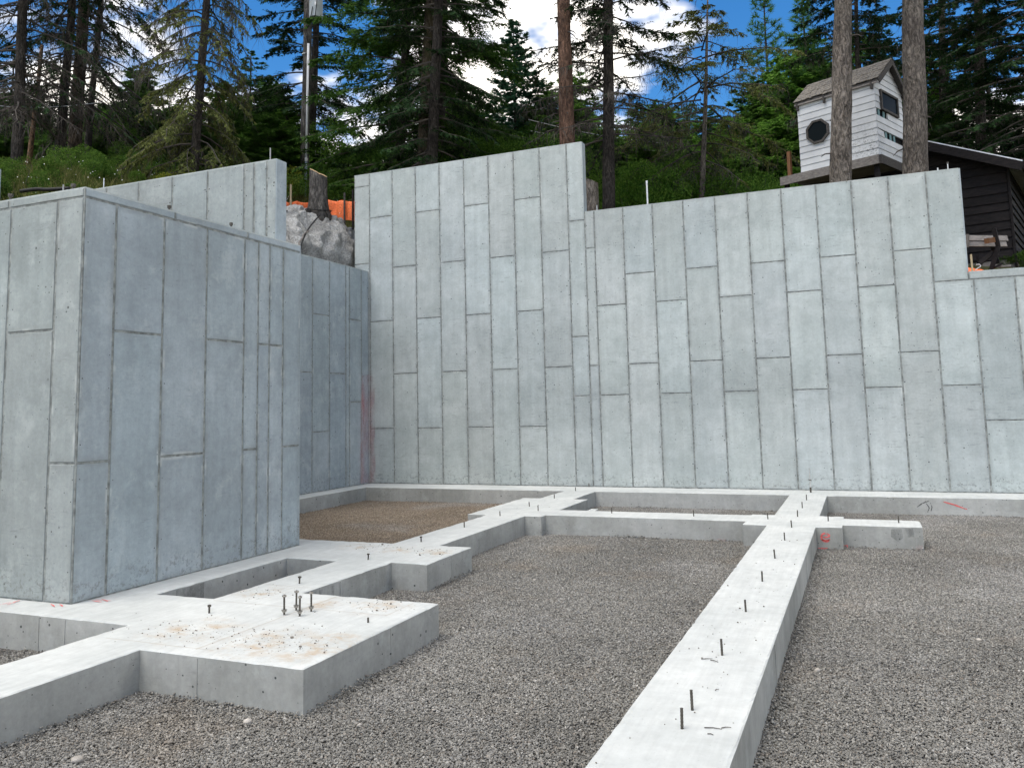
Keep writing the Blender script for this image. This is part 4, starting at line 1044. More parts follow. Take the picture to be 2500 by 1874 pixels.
# roof: two thick shake slopes, ridge along eL
RI = [TH_(-.14, LR / 2, PK + .05), TH_(LL + .06, LR / 2, PK + .05)]
def slope(sgn):
    ev = LR / 2 + .07
    drop = (PK - HH) / (LR / 2) * ev
    pt_ = lambda a, s, lift: TH_(a, LR / 2 + sgn * ev * s, PK + .05 - drop * s) + Vector((0, 0, lift))
    base = MB(); base.prism([pt_(-.12, 0, -.05), pt_(LL + .05, 0, -.05), pt_(LL + .05, 1, -.05), pt_(-.12, 1, -.05)], (0, 0, .04)); r = base.build('roof', M_FRAME, th)
    sh_ = MB(); rows = 7
    for i in range(rows):
        a = -.14
        while a < LL + .06:
            w = random.uniform(.07, .15); s1 = 1.03 - i / rows + random.uniform(-.02, .02); s0 = max(0, s1 - 1.5 / rows)
            l0, l1 = .012 + random.uniform(0, .012), .03 + random.uniform(0, .02)
            b_ = min(a + w - .006, LL + .07)
            sh_.prism([pt_(a, s0, l0), pt_(b_, s0, l0), pt_(b_, s1, l1), pt_(a, s1, l1 + random.uniform(-.008, .008))], (0, 0, .016))
            a += w
    o = sh_.build('roof_shakes', M_SHAKE, r); o['kind'] = 'stuff'
    # rake board on the gable side
    MB().beam(pt_(-.15, -.0, -.06), pt_(-.15, 1.0, -.06), .03, .11).build('rake_board', M_FRAME, r)
    MB().beam(pt_(-.12, 1.0, -.07), pt_(LL + .05, 1.0, -.06), .03, .035).build('eave_board', M_GREYWOOD, r)
slope(-1); slope(1)
for a in (.03, 1.18, LL - .02): MB().beam(TH_(a, -.06, HH - .20), TH_(a, -.06, HH - .02), .06, .05, up=eL).build('rafter_tail', M_FRAME, th)

# ------------------------------------------------------------------ dark barn
B0 = Vector((3.41, 21.70, 4.45)); gL = Vector((-.969, .248, 0)).normalized(); gR = Vector((.248, .969, 0)).normalized()
barn = thing('barn', 'dark brown lap-sided barn with a pale metal roof at the right edge', 'building', tuple(B0))
BW, BL, BE = 4.5, 7.0, 2.46; BP = BE + 1.0
def BP_(a, b, z): return gL * a + gR * b + Vector((0, 0, z))
mbb = MB(); mbb.prism([BP_(.03, .03, -.5), BP_(BW, .03, -.5), BP_(BW, .03, BE), BP_(BW / 2, .03, BP - .02), BP_(.03, .03, BE)], gR * BL); mbb.build('inner_wall', M_DARKWOOD, barn)
def lap(a0, a1, z, h, face, poly_top=None):
    n_ = -gR if face == 'G' else -gL
    P = (lambda a, o, zz_: BP_(a, 0, zz_) + n_ * o) if face == 'G' else (lambda a, o, zz_: BP_(0, a, zz_) + n_ * o)
    b0, b1 = (a0, a1) if poly_top is None else poly_top
    V = [P(a0, -.03, z), P(a1, -.03, z), P(a1, .038, z), P(a0, .038, z), P(b0, -.03, z + h), P(b1, -.03, z + h), P(b1, .006, z + h), P(b0, .006, z + h)]
    return MB().add(V, [(0, 1, 2, 3), (4, 7, 6, 5), (0, 4, 5, 1), (3, 2, 6, 7), (0, 3, 7, 4), (1, 5, 6, 2)]).build('siding_board', M_DARKWOOD, barn)
z = .28
while z < BP - .1:
    h = .235 + random.uniform(-.05, .03)
    if z < BE - .02: lap(0, BW, z, h - .004, 'G')
    else:
        e0 = (z - BE) / (BP - BE) * BW / 2; e1 = (z + h - BE) / (BP - BE) * BW / 2
        if BW / 2 - e1 > .1: lap(e0, BW - e0, z, h - .004, 'G', (e1, BW - e1))
    if z + h < BE + .1: lap(0, BL, z, h - .004, 'S')
    z += h
lap(0, BW, -.2, .46, 'G').data.materials[0] = M_GREYWOOD; lap(0, BL, -.2, .46, 'S').data.materials[0] = M_GREYWOOD
MB().beam(BP_(-.045, -.045, -.3), BP_(-.045, -.045, BE), .05, .05, up=gL).build('corner_board', M_DARKWOOD, barn)
for sgn in (0, 1):
    ed = BP_(-.38 if sgn == 0 else BW + .38, 0, BE - .10 if True else 0); rg = BP_(BW / 2, 0, BP + .10)
    a0, a1 = ed - gR * .45, rg - gR * .45
    ro_ = MB().prism([a0, a1, a1 + gR * (BL + .9), a0 + gR * (BL + .9)], (0, 0, .022)).build('roof', M_METALROOF, barn)
    MB().beam(a0 - Vector((0, 0, .105)), a1 - Vector((0, 0, .105)), .07, .20).build('fascia', M_DARKWOOD, ro_)
    MB().beam(a0 - Vector((0, 0, .09)), a0 + gR * (BL + .9) - Vector((0, 0, .09)), .05, .14).build('eave_board', M_DARKWOOD, ro_)
    if sgn == 0:
        for k in range(24):
            q0 = a0 + gR * (.02 + k * .33); q1 = a1 + gR * (.02 + k * .33)
            MB().beam(q0 + Vector((0, 0, .03)), q1 + Vector((0, 0, .03)), .03, .02).build('roof_rib', M_METALROOF, ro_)

# old trestle bench and scrap in front of the barn
def zb(x, y): return 2200 + x * .26549, 240 + y * .26549
bn = at(*zb(830, 1570), 17.5)
bench = thing('trestle_bench', 'broken grey plank bench on crossed legs in front of the barn', 'bench', tuple(bn))
def bp(x, y, d): return Vector(at(*zb(x, y), d)) - Vector(bn)
MB().beam(bp(560, 1285, 17.75), bp(978, 1288, 17.75), .03, .125, up=(0, .35, 1)).build('plank', M_GREYWOOD, bench)
MB().beam(bp(560, 1338, 17.72), bp(968, 1340, 17.72), .03, .125, up=(0, .35, 1)).build('plank', M_GREYWOOD, bench)
MB().beam(bp(612, 1250, 17.65), bp(606, 1370, 17.65), .05, .05).build('batten', M_DEADTWIG, bench)
for a, b, d in (((852, 1195), (895, 1370), 17.5), ((893, 1360), (830, 1572), 17.5), ((830, 1330), (890, 1520), 17.9), ((845, 1415), (718, 1520), 17.6)):
    MB().beam(bp(*a, d), bp(*b, d), .085, .05, up=(.4, 1, 0)).build('leg', M_DARKWOOD, bench)
MB().beam(bp(785, 1312, 17.3), bp(865, 1300, 17.6), .09, .11).build('cross_block', M_BROWNWOOD, bench)
for i, (a, b, d, w, m) in enumerate((((860, 1555), (925, 1520), 17.3, .09, M_DARKWOOD), ((900, 1550), (1000, 1538), 17.4, .10, M_GREYWOOD), ((640, 1500), (770, 1498), 17.9, .10, M_DARKWOOD), ((700, 1445), (715, 1520), 17.7, .05, M_DARKWOOD))):
    A, B_ = Vector(at(*zb(*a), d)), Vector(at(*zb(*b), d)); o = MB().beam((A - B_) / 2, (B_ - A) / 2, w, .04).build('scrap_plank', m, None, tuple((A + B_) / 2))
    tag(o, ('dark scrap board leaning by the bench foot', 'grey scrap board lying right of the bench foot', 'dark scrap board lying behind the orange mesh', 'short upright scrap stick left of the bench')[i], 'plank', 'scrap wood by the bench')
sk = at(*zb(655, 1590), 16.9); o = MB().box((0, 0, .14), (.035, .03, .42)).build('survey_stake', M_STAKE, None, tuple(sk)); tag(o, 'pale wooden stake in the orange mesh by the wall step', 'stake')
A = at(*zb(600, 1600), 17.0); V, T = [], []
for i in range(24):
    for j in range(8):
        s, v = i / 23, j / 7; p = A + (at(*zb(890, 1588), 17.2) - A) * s
        V.append((p[0], p[1] + v * .45 * (1 - s * .6), p[2] + .20 * (1 - s) * v ** .5 + .05 * mnoise.noise((s * 9, v * 5, 2)) - .02))
for i in range(23):
    for j in range(7): a = i * 8 + j; T += [(a, a + 8, a + 9), (a, a + 9, a + 1)]
o = obj('plastic_mesh', tri_mesh('plastic_mesh', V, T, M_ORANGE, True)); so = o.modifiers.new('thick', 'SOLIDIFY'); so.thickness = .01
tag(o, 'crumpled orange plastic mesh lying behind the wall step', 'plastic mesh')
cable('white cord curled beside the pale stake', [at(*zb(690, 1530), 17.0), at(*zb(720, 1528), 17.0), at(*zb(730, 1545), 17.0), at(*zb(700, 1565), 17.0), at(*zb(680, 1580), 17.0)], .009, M_LABEL, 'cord', 'cord')
# black edging sheet behind the box front
cable('black edging strip lying on the hillside behind the box', [at(50, 467, 12.6), at(90, 462, 12.6), at(115, 463, 12.6), at(170, 460, 12.6)], .03, M_CABLE, 'edging_strip', 'edging')
# ------------------------------------------------------------------ trees
def rand_unit(r, n):
    v = r.normal(size=(n, 3)); return v / np.linalg.norm(v, axis=1, keepdims=True)
def norm(v): return v / np.maximum(np.linalg.norm(v, axis=1, keepdims=True), 1e-9)
class Crown:
    def __init__(s): s.V = []; s.T = []; s.n = 0; s.bV = []; s.bT = []; s.bn = 0
    def tris(s, a, b, c, wood=False):
        k = len(a); V = np.stack([a, b, c], 1).reshape(-1, 3); T = np.arange(3 * k).reshape(-1, 3)
        if wood: s.bV.append(V); s.bT.append(T + s.bn); s.bn += 3 * k
        else: s.V.append(V); s.T.append(T + s.n); s.n += 3 * k
    def tube(s, P, r):
        n = len(P); a = np.array([0.0, 0, 1]); d = norm(np.gradient(P, axis=0)); side = norm(np.cross(d, a + 1e-3)); up = np.cross(side, d)
        V = []
        for k in range(3):
            t = 2 * math.pi * k / 3; V.append(P + (side * math.cos(t) + up * math.sin(t)) * r[:, None])
        V = np.stack(V, 1).reshape(-1, 3); T = []
        for i in range(n - 1):
            for k in range(3):
                k2 = (k + 1) % 3; q = (i * 3 + k, i * 3 + k2, (i + 1) * 3 + k2, (i + 1) * 3 + k); T += [(q[0], q[1], q[2]), (q[0], q[2], q[3])]
        s.bV.append(V); s.bT.append(np.array(T) + s.bn); s.bn += len(V)
    def meshes(s, leaf_m, wood_m):
        f = tri_mesh('crown', np.concatenate(s.V), np.concatenate(s.T), leaf_m) if s.V else None
        b = tri_mesh('branches', np.concatenate(s.bV), np.concatenate(s.bT), wood_m) if s.bV else None
        return f, b

def conifer(seed, H, z0, Rm, leaf_m, wood_m=None, per_m=7.0, droop=.35, e_low=-.15, e_top=.45, shape='cone', leaf=.085, nbl=10, tw=.10,
            fol=lambda t, s: .95, dead_hang=0.0, kind='fir', zcut=None, inner=.22, up=.12, wjit=.25):
    r = np.random.default_rng(seed); C = Crown(); zc = z0; az = r.uniform(0, 6)
    while zc < H - .1:
        t = (zc - z0) / (H - z0); dens = per_m if (zcut is None or zc < zcut) else per_m * .45
        zc += r.exponential(1 / dens) * .6 + .4 / dens; az += 2.4 + r.normal() * .35
        t = min(1, (zc - z0) / (H - z0))
        prof = (1 - t) ** .62 * min(1, .55 + t * 2) + .03 if shape == 'young' else (1 - t) ** .85 + .04 if shape == 'cone' else min(1.0, .45 + t * 1.3) * min(1, (1 - t) * 2.4 + .05) if shape == 'round' else min(1, (1 - t) * 3 + .04)
        L = Rm * prof * r.uniform(1 - wjit * 1.4, 1 + wjit * .5)
        if L < .08: continue
        e = e_low + (e_top - e_low) * t + r.normal() * .10
        n = 7; s = np.linspace(0, 1, n)
        bend = r.normal() * .18
        rad = L * s; ang = az + bend * s * s
        P = np.stack([rad * np.cos(ang), rad * np.sin(ang), zc + L * (math.tan(e) * s - droop * s ** 2 + up * s ** 3)], 1)
        P += r.normal(size=P.shape) * .015 * L * s[:, None]
        rb = .006 + .011 * L
        C.tube(P, rb * (1 - .85 * s) + .003)
        m = max(3, int(L * (1 - inner) / tw)); st = np.sort(r.uniform(inner, 1, m)); idx = np.clip((st * (n - 1)).astype(int), 0, n - 2); fr = st * (n - 1) - idx
        p0 = P[idx] * (1 - fr[:, None]) + P[idx + 1] * fr[:, None]; d = norm(P[idx + 1] - P[idx])
        side = norm(np.cross(d, np.array([0, 0, 1.0]))) * np.where(np.arange(m) % 2, 1, -1)[:, None]
        last = st > .93
        D = norm(d * r.uniform(.35, .9, (m, 1)) + side * r.uniform(.5, 1, (m, 1)) * np.where(last, .3, 1)[:, None] + np.array([0, 0, 1.0]) * (r.normal(size=(m, 1)) * .14 - .10 - droop * .35))
        tl = (.10 + .30 * L * (1 - st * .72)) * r.uniform(.6, 1.15, m); tl = np.minimum(tl, .75)
        alive = r.uniform(size=m) < np.array([fol(t, q) for q in st])
        W = norm(np.cross(D, rand_unit(r, m)))
        C.tris(p0 - W * .005, p0 + W * .005, p0 + D * tl[:, None], True)
        if dead_hang > 0:
            k = np.where(~alive | (r.uniform(size=m) < .3))[0]
            if len(k):
                for _ in range(2):
                    q0 = p0[k] + D[k] * tl[k][:, None] * r.uniform(.2, 1, (len(k), 1)); hd = norm(np.stack([r.normal(size=len(k)) * .35, r.normal(size=len(k)) * .35, -np.ones(len(k))], 1)); hl = r.uniform(.15, .65, len(k)) * dead_hang
                    ww = norm(np.cross(hd, rand_unit(r, len(k)))) * .006
                    C.tris(q0 - ww, q0 + ww, q0 + hd * hl[:, None], True)
        k = np.where(alive)[0]
        if not len(k): continue
        if kind == 'fir' or kind == 'cedar':
            p, DD, l = np.repeat(p0[k], nbl, 0), np.repeat(D[k], nbl, 0), np.repeat(tl[k], nbl)
            u = np.tile(np.linspace(.08, 1.0, nbl), len(k)) + r.normal(size=len(p)) * .04
            S = norm(np.cross(DD, np.array([0, 0, 1.0])) + r.normal(size=DD.shape) * (.25 if kind == 'fir' else .45)) * np.where(np.arange(len(p)) % 2, 1, -1)[:, None]
            B = norm(DD * r.uniform(.35, .9, (len(p), 1)) + S * .8 + np.array([0, 0, -.10 if kind == 'fir' else -.45]))
            bl = leaf * r.uniform(.6, 1.25, len(p)) * (1.15 - .4 * u); b0 = p + DD * (l * u)[:, None]; wd = DD * (bl * .34)[:, None]
            C.tris(b0 - wd, b0 + wd, b0 + B * bl[:, None])
        else:                              # pine: needle tufts at the twig ends
            nn = nbl * 2; c = p0[k] + D[k] * tl[k][:, None] * .7; p = np.repeat(c, nn, 0); dd = np.repeat(D[k], nn, 0)
            B = norm(rand_unit(r, len(p)) + dd * .75 + np.array([0, 0, .25])); bl = leaf * 1.9 * r.uniform(.7, 1.15, len(p)); w_ = norm(np.cross(B, rand_unit(r, len(p)))) * .011
            q = p + dd * r.uniform(-.1, .08, (len(p), 1))
            C.tris(q - w_, q + w_, q + B * bl[:, None])
    return C.meshes(leaf_m, wood_m or M_TWIG)

def bushy(seed, H, Rm, leaf_m, n_leaf=5200, leaf=.065, lobes=9, stems=9):
    r = np.random.default_rng(seed); C = Crown()
    cs = np.stack([r.normal(size=lobes) * Rm * .45, r.normal(size=lobes) * Rm * .45, r.uniform(.30, .85, lobes) * H], 1); rs_ = r.uniform(.30, .55, lobes) * min(Rm, H * .6)
    for i in range(max(stems, lobes)):
        c = cs[i % lobes] + r.normal(size=3) * .1; s = np.linspace(0, 1, 5)[:, None]; P = np.array([r.normal() * .08, r.normal() * .08, -.1]) * (1 - s) + c * s + np.array([0, 0, .1]) * s * (1 - s); C.tube(P, np.linspace(.02, .005, 5))
    k = r.integers(0, lobes, n_leaf); dirs = rand_unit(r, n_leaf); rad = r.uniform(.45, 1.12, n_leaf) ** .6
    p = cs[k] + dirs * (rs_[k] * rad)[:, None] * np.array([1, 1, .85]); p[:, 2] = np.abs(p[:, 2])
    a = norm(dirs + rand_unit(r, n_leaf) * .9); b = norm(np.cross(a, rand_unit(r, n_leaf))); l = leaf * r.uniform(.6, 1.3, n_leaf)[:, None]
    C.tris(p, p + a * l * .5 + b * l * .32, p + a * l); C.tris(p, p + a * l, p + a * l * .5 - b * l * .32)
    return C.meshes(leaf_m, M_TWIG)

lich = lambda t, s: (.14 + .86 * min(1, t * 1.5)) * (1 if s > .40 else .45)
full = lambda t, s: .97 if s > .30 else .55
PROTO = {
    'shag':   conifer(1, 17, 2.0, 2.7, M_FIRDARK, per_m=10, droop=.42, e_low=-.30, fol=lich, dead_hang=1.0, zcut=10, leaf=0.1, tw=.044, nbl=14),
    'shag2':  conifer(2, 17, 2.4, 2.3, M_FIRDARK, per_m=10, droop=.55, e_low=-.35, fol=lich, dead_hang=1.0, zcut=10, leaf=0.1, tw=.044, nbl=14, shape='col'),
    'fir':    conifer(3, 17, .8, 3.6, M_FIR, per_m=9.5, droop=.30, e_low=-.12, fol=full, zcut=9.5, leaf=0.1, tw=0.034, nbl=16, inner=.24),
    'fir2':   conifer(4, 17, .6, 3.0, M_FIRDARK, per_m=10, droop=.34, e_low=-.20, fol=full, dead_hang=.4, zcut=9.5, leaf=0.1, tw=0.034, nbl=16),
    'olive':  conifer(5, 16, .3, 2.0, M_OLIVE, per_m=12, droop=.75, e_low=-.10, e_top=.2, fol=lambda t, s: (.95 if t < .20 else .40 if t < .42 else .75) * (1 if s > .3 else .5), dead_hang=1.2, zcut=9, leaf=0.09, kind='cedar', tw=0.032, nbl=17),
    'umbr':   conifer(6, 9.2, 2.6, 3.0, M_OLIVE, per_m=9, droop=.50, e_low=-.25, e_top=.35, fol=lambda t, s: (.10 if t < .25 else .60 if t < .5 else .97) * (1 if s > .3 else .5), dead_hang=1.1, leaf=0.09, tw=.042, nbl=15, kind='cedar', shape='round'),
    'spruce': conifer(7, 9, .6, 1.7, M_SPRUCE, per_m=18, droop=.12, e_low=-.15, e_top=.6, fol=lambda t, s: .97, leaf=0.1, tw=0.036, nbl=14, up=.22, inner=.10),
    'young':  conifer(8, 8, .2, 2.2, M_CEDAR, per_m=18, droop=.35, e_low=-.05, e_top=.5, fol=lambda t, s: .97, leaf=0.1, tw=0.036, nbl=15, kind='cedar', inner=.10, shape='young'),
    'young2': conifer(9, 8, .2, 1.9, M_FIR, per_m=19, droop=.22, e_low=-.05, e_top=.6, fol=lambda t, s: .97, leaf=0.1, tw=0.036, nbl=15, inner=.10, shape='young'),
    'pine':   conifer(10, 12, 1.5, 1.9, M_PINE, per_m=10, droop=.10, e_low=.0, e_top=.8, fol=lambda t, s: 1 if s > .30 else .4, leaf=.115, tw=.085, kind='pine', up=.35, nbl=14),
    'bare':   conifer(12, 18, 8.0, 2.8, M_FIRDARK, per_m=7, droop=.3, fol=full, leaf=0.13, tw=0.07, nbl=10),
    'dead':   conifer(13, 17, 2.6, 2.5, M_FIRDARK, per_m=10, droop=.30, e_low=-.05, fol=lambda t, s: .10 if t < .14 else min(1, t * 2.6), dead_hang=.9, zcut=10, leaf=0.1, tw=0.036, nbl=14),
}
def add_tree(label, kind, base, r0, m, group, proto, lean=(0, 0), rot=0.0, sc=1.0, H=None, sides=12, name='conifer_tree', trunk_only=False, sz=None):
    t = thing(name, label, 'tree', tuple(base), group)
    Ht = H or {'spruce': 9, 'young': 8, 'young2': 8, 'pine': 12, 'umbr': 9.2, 'olive': 16}.get(proto, 17) * (sz or sc)
    obj('trunk', trunk_mesh('trunk', Ht + .2, r0, max(.02, r0 * .22 if Ht > 12 else .015), m, lean, .25, sides, .12 if sides > 16 else .5, .05, random.uniform(0, 50)), t)
    if sides >= 20:                          # snapped-off dead limbs
        mb = MB()
        for _ in range(26):
            z = random.uniform(1.0, 9.5); a = random.uniform(0, 6.28); l = random.choice((.03, .05, .07, .10, .14, .22)); rr = r0 * (1 - .78 * z / Ht) * .95
            c0_ = Vector((lean[0] * z, lean[1] * z, z - .25)); d = Vector((math.cos(a), math.sin(a), random.uniform(-.5, .1)))
            p0_ = c0_ + d * rr * .8; p1_ = c0_ + d * (rr + l * .6); p2_ = c0_ + d * (rr + l) + Vector((0, 0, -.25 * l))
            mb.tube([p0_, p1_, p2_], [.022 if l < .15 else .016, .014, .005], 5)
        so_ = mb.build('limb_stubs', M_TWIG, t); so_['kind'] = 'stuff'
    if not trunk_only:
        f, b = PROTO[proto]
        for nme, me in (('crown', f), ('branches', b)):
            if me is None: continue
            o = obj(nme, me, t); o.rotation_euler = (0, 0, rot); o.scale = (sc, sc, sz or sc)
            if lean != (0, 0):
                sh_ = Matrix.Identity(4); sh_[0][2] = lean[0]; sh_[1][2] = lean[1]
                o.matrix_basis = sh_ @ o.matrix_basis
    return t
def trunk_at(xb, yb, xt, d):
    """foot on the hillside and lean, from where the trunk crosses the wall line and the top of the view"""
    A, B = at(xb, yb, d), at(xt, 0, d); v = B - A; lean = (v[0] / v[2], v[1] / v[2] * .3)
    z = gz(A[0], A[1]); x, y = A[0] - lean[0] * (A[2] - z), A[1] - lean[1] * (A[2] - z)
    return (x, y, gz(x, y)), lean
GN, GF = 'tall conifers behind the walls', 'young conifers filling the background'
NEAR = [
 ('leftmost dark shaggy conifer trunk at the photo edge', 36, 452, 24, 22.0, .15, M_BARK_DARK, 'shag', .3, 12),
 ('dark shaggy conifer left of the thickest trunk in the left group', 141, 437, 150, 23.5, .135, M_BARK_DARK, 'shag2', 1.1, 12),
 ('thickest brown-barked conifer of the group at the left', 179, 404, 180, 25.0, .205, M_BARK_BROWN, 'bare', 2.0, 14),
 ('slim grey conifer trunk right of the thickest left trunk', 211, 384, 230, 26.0, .105, M_BARK_DARK, 'shag', 3.9, 12),
 ('olive-green drooping conifer above the rear box wall', 472, 412, 486, 20.0, .115, M_BARK_DARK, 'olive', 4.0, 12),
 ('dark conifer standing directly behind the utility pole', 757, 440, 757, 31.0, .16, M_BARK_DARK, 'fir2', 5.0, 12),
 ('broad layered fir left of the paired trunks', 972, 405, 985, 26.0, .17, M_BARK_DARK, 'fir', .8, 12),
 ('mossy brown trunk, left of the pair above the tall wall', 1030, 402, 1038, 23.2, .185, M_BARK_MOSS, 'bare', 2.6, 24),
 ('grey trunk, right of the pair above the tall wall', 1052, 397, 1058, 22.2, .165, M_BARK_DARK, 'fir2', 4.4, 24),
 ('slim dark trunk just right of the paired trunks', 1077, 395, 1075, 25.5, .115, M_BARK_DARK, 'fir', 3.0, 12),
 ('red-barked pine trunk rising behind the tall step', 1384, 345, 1366, 21.0, .225, M_BARK_RED, 'bare', 1.0, 28),
 ('dark conifer with bare dead limbs right of the tall step', 1486, 508, 1474, 22.0, .180, M_BARK_DARK, 'dead', .2, 20),
 ('umbrella-crowned conifer with hanging dead limbs in mid wall', 1713, 481, 1722, 24.0, .115, M_BARK_GREY, 'umbr', 1.5, 14),
 ('thick brown trunk in front of the tree house', 2049, 440, 2057, 17.6, .245, M_BARK_GREY, 'bare', 0.5, 32),
 ('slim dark trunk rising behind the tree house roof', 2094, 160, 2090, 27.0, .10, M_BARK_DARK, 'dead', 2.5, 10),
 ('thickest grey trunk between tree house and barn', 2234, 414, 2228, 18.0, .285, M_BARK_GREY, 'bare', 2.2, 32),
 ('dense dark fir towering over the barn roof', 2395, 300, 2390, 27.0, .20, M_BARK_DARK, 'fir2', 1.2, 12),
 ('dense dark fir behind the barn at the right photo edge', 2520, 300, 2515, 25.0, .20, M_BARK_DARK, 'fir2', 3.3, 12),
 ('dark fir between the grey trunk and the barn fir', 2300, 300, 2300, 31.0, .17, M_BARK_DARK, 'fir2', 5.2, 12),
]
for (lab, xb, yb, xt, d, r0, m, pr, rot, sides) in NEAR:
    base, lean = trunk_at(xb, yb, xt, d)
    if pr == 'umbr': Hs = float(at(xt, -40, d)[2] - base[2]) / 9.2; add_tree(lab, '', base, r0, m, GN, pr, lean, rot, 1.0, sides=sides, sz=Hs)
    else: add_tree(lab, '', base, r0, m, GN, pr, lean, rot, .78 if pr in ('fir', 'fir2') and d < 24 else 1.0, sides=sides, sz=1.0)
# snag
base, lean = trunk_at(67, 430, 95, 25.5); htop = float(at(92, 85, 25.5)[2] - base[2])
sn = thing('snag', 'thin reddish broken-topped snag among the dark left trunks', 'tree', base, GN)
obj('trunk', trunk_mesh('trunk', htop, .085, .05, M_BARK_SNAG, lean, .2, 12, .4, .05, 9), sn)
# background conifers: (photo x, tip height in the photo, depth, kind, radius factor)
BACKG = [(1262, 30, 33, 'spruce', 1.15, 'slim blue-green spruce with a pointed tip above the tall wall'),
         (1888, -70, 36, 'pine', 1.0, 'tall tufted pine left of the tree house'),
         (1985, -30, 32, 'pine', 1.1, 'tufted pine just behind the tree house roof'),
         (1500, 232, 36, 'pine', .6, 'thin young pine between the dark trunk and the white pipe'),
         (335, 150, 33, 'young2', 1.15, 'bushy conifer with its tip against the cloud at the left'),
         (1562, 245, 31, 'young', 1.0, 'bright green young cedar left of the umbrella-crowned tree'),
         (2170, 20, 34, 'spruce', 1.0, 'slim conifer between tree house roof and thickest grey trunk')]
FILL = [(20, 330, 30, 'young2', 1.2), (150, 300, 44, 'fir2', .8), (230, 370, 33, 'young2', 1.1), (390, 330, 30, 'young2', 1.2), (480, 300, 31, 'young', 1.2), (580, 260, 29, 'young2', 1.2), (640, 300, 28, 'young', 1.1), (940, 330, 31, 'young2', 1.2), (1000, 260, 36, 'fir2', .8), (1090, 200, 37, 'fir2', .8), (1140, 330, 30, 'young2', 1.2), (1270, 330, 30, 'young2', 1.2), (1360, 330, 29, 'young2', 1.1), (1460, 330, 33, 'young', 1.2), (1590, 330, 30, 'young', 1.2), (1680, 330, 33, 'young', 1.2), (1730, 260, 36, 'young2', 1.3), (1870, 200, 38, 'fir2', .8), (1960, 300, 28, 'young', 1.1), (2080, 120, 36, 'young2', 1.4), (2120, 60, 40, 'fir2', .8), (2200, 80, 36, 'fir2', .8), (2330, -100, 34, 'fir2', .95), (2430, -100, 31, 'fir2', .95), (2270, 230, 29, 'young2', 1.1), (2560, 0, 32, 'fir2', 1.0), (-20, 210, 34, 'young2', 1.1), (60, 250, 36, 'fir2', .8), (110, 340, 40, 'young2', .9), (260, 300, 36, 'young2', 1.1), (430, 250, 34, 'young', 1.0), (545, 190, 32, 'young2', 1.1), (610, 110, 33, 'fir', .8), (660, 180, 34, 'young2', 1.2), (700, 260, 30, 'young', 1.0),
        (850, 380, 30, 'young', .9), (1110, 290, 33, 'young2', 1.0), (1160, 250, 36, 'young2', 1.0), (1212, 215, 38, 'pine', .8), (1215, 310, 31, 'young2', 1.0), (1310, 300, 33, 'young2', 1.0), (1330, 240, 38, 'pine', .9), (1400, 220, 35, 'young2', 1.0),
        (1430, 250, 36, 'young', 1.0), (1545, 380, 28, 'young', .8), (1615, 235, 34, 'young2', 1.1), (1640, 330, 29, 'young', 1.0), (1690, 250, 38, 'pine', 1.0), (1770, 310, 34, 'young', 1.1), (1800, 350, 29, 'young', .9), (1840, 270, 33, 'young2', 1.1), (1900, 300, 29, 'young2', 1.1), (1935, 210, 34, 'young', 1.2), (1985, 120, 33, 'young', 1.1), (2030, 240, 30, 'young', 1.0),
        (2150, 200, 34, 'young2', 1.2), (2290, 120, 33, 'young', 1.0), (2450, 180, 36, 'fir2', .8)]
random.seed(31)
px = 1085
while px < 2050:
    FILL.append((px, random.uniform(285, 385), random.uniform(26, 29.5), random.choice(('young', 'young', 'young', 'young2')), random.uniform(1.0, 1.35))); px += random.uniform(30, 46)
px = 225
while px < 720:
    FILL.append((px, random.uniform(255, 360), random.uniform(27, 32), random.choice(('young2', 'young2', 'young')), random.uniform(1.0, 1.3))); px += random.uniform(38, 55)
def bg_tree(px, tip, d, kind, sc, label, group):
    A = at(px, 420, d); z = gz(A[0], A[1]); B = at(px, tip, d)
    H0 = {'spruce': 9, 'young': 8, 'young2': 8, 'pine': 12, 'fir2': 17, 'fir': 17}[kind]; h = max(2.0, float(B[2] - z))
    add_tree(label, '', (A[0], A[1], z), .035 + .008 * h, M_BARK_DARK, group, kind, (0, 0), random.uniform(0, 6), sc * (.75 + .45 * min(1.3, h / H0)) if kind not in ('fir', 'fir2') else sc, sz=h / H0, sides=8)
for a in BACKG: bg_tree(*a[:5], a[5], GF)
FILL += [(1935, 120, 31, 'young', 1.2), (1990, 60, 33, 'young', 1.2), (1865, 170, 33, 'young2', 1.3), (2015, 130, 31, 'young2', 1.2), (1340, 190, 34, 'young2', 1.2), (1410, 170, 36, 'fir2', .75), (1130, 220, 35, 'young2', 1.3), (1300, 250, 33, 'young2', 1.3), (1640, 260, 32, 'young', 1.3), (1790, 280, 31, 'young', 1.3), (80, 200, 33, 'fir2', .9), (250, 250, 33, 'young2', 1.3), (20, 100, 36, 'fir2', .95)]
FILL = [(a[0], a[1], a[2] - 3, 'young', 1.3) if a[3] == 'fir2' and 1000 < a[0] < 2130 else a for a in FILL]
FILL.sort(key=lambda a: a[0])
LAND = [(120, 'behind the dark trunks at the left edge'), (260, 'right of the slim grey trunk'), (520, 'behind the olive conifer'), (720, 'left of the utility pole'), (1000, 'left of the paired trunks'), (1300, 'between paired trunks and red trunk'), (1480, 'around the dark limb-bearing trunk'), (1715, 'left of the umbrella-crowned conifer'), (1960, 'left of the tree house'), (2240, 'behind the tree house'), (9999, 'behind the barn')]
KIND = {'young': 'light green feathery', 'young2': 'mid green bushy', 'pine': 'tufted young', 'fir2': 'tall dark', 'fir': 'tall layered', 'spruce': 'blue-green'}
cnt = {}
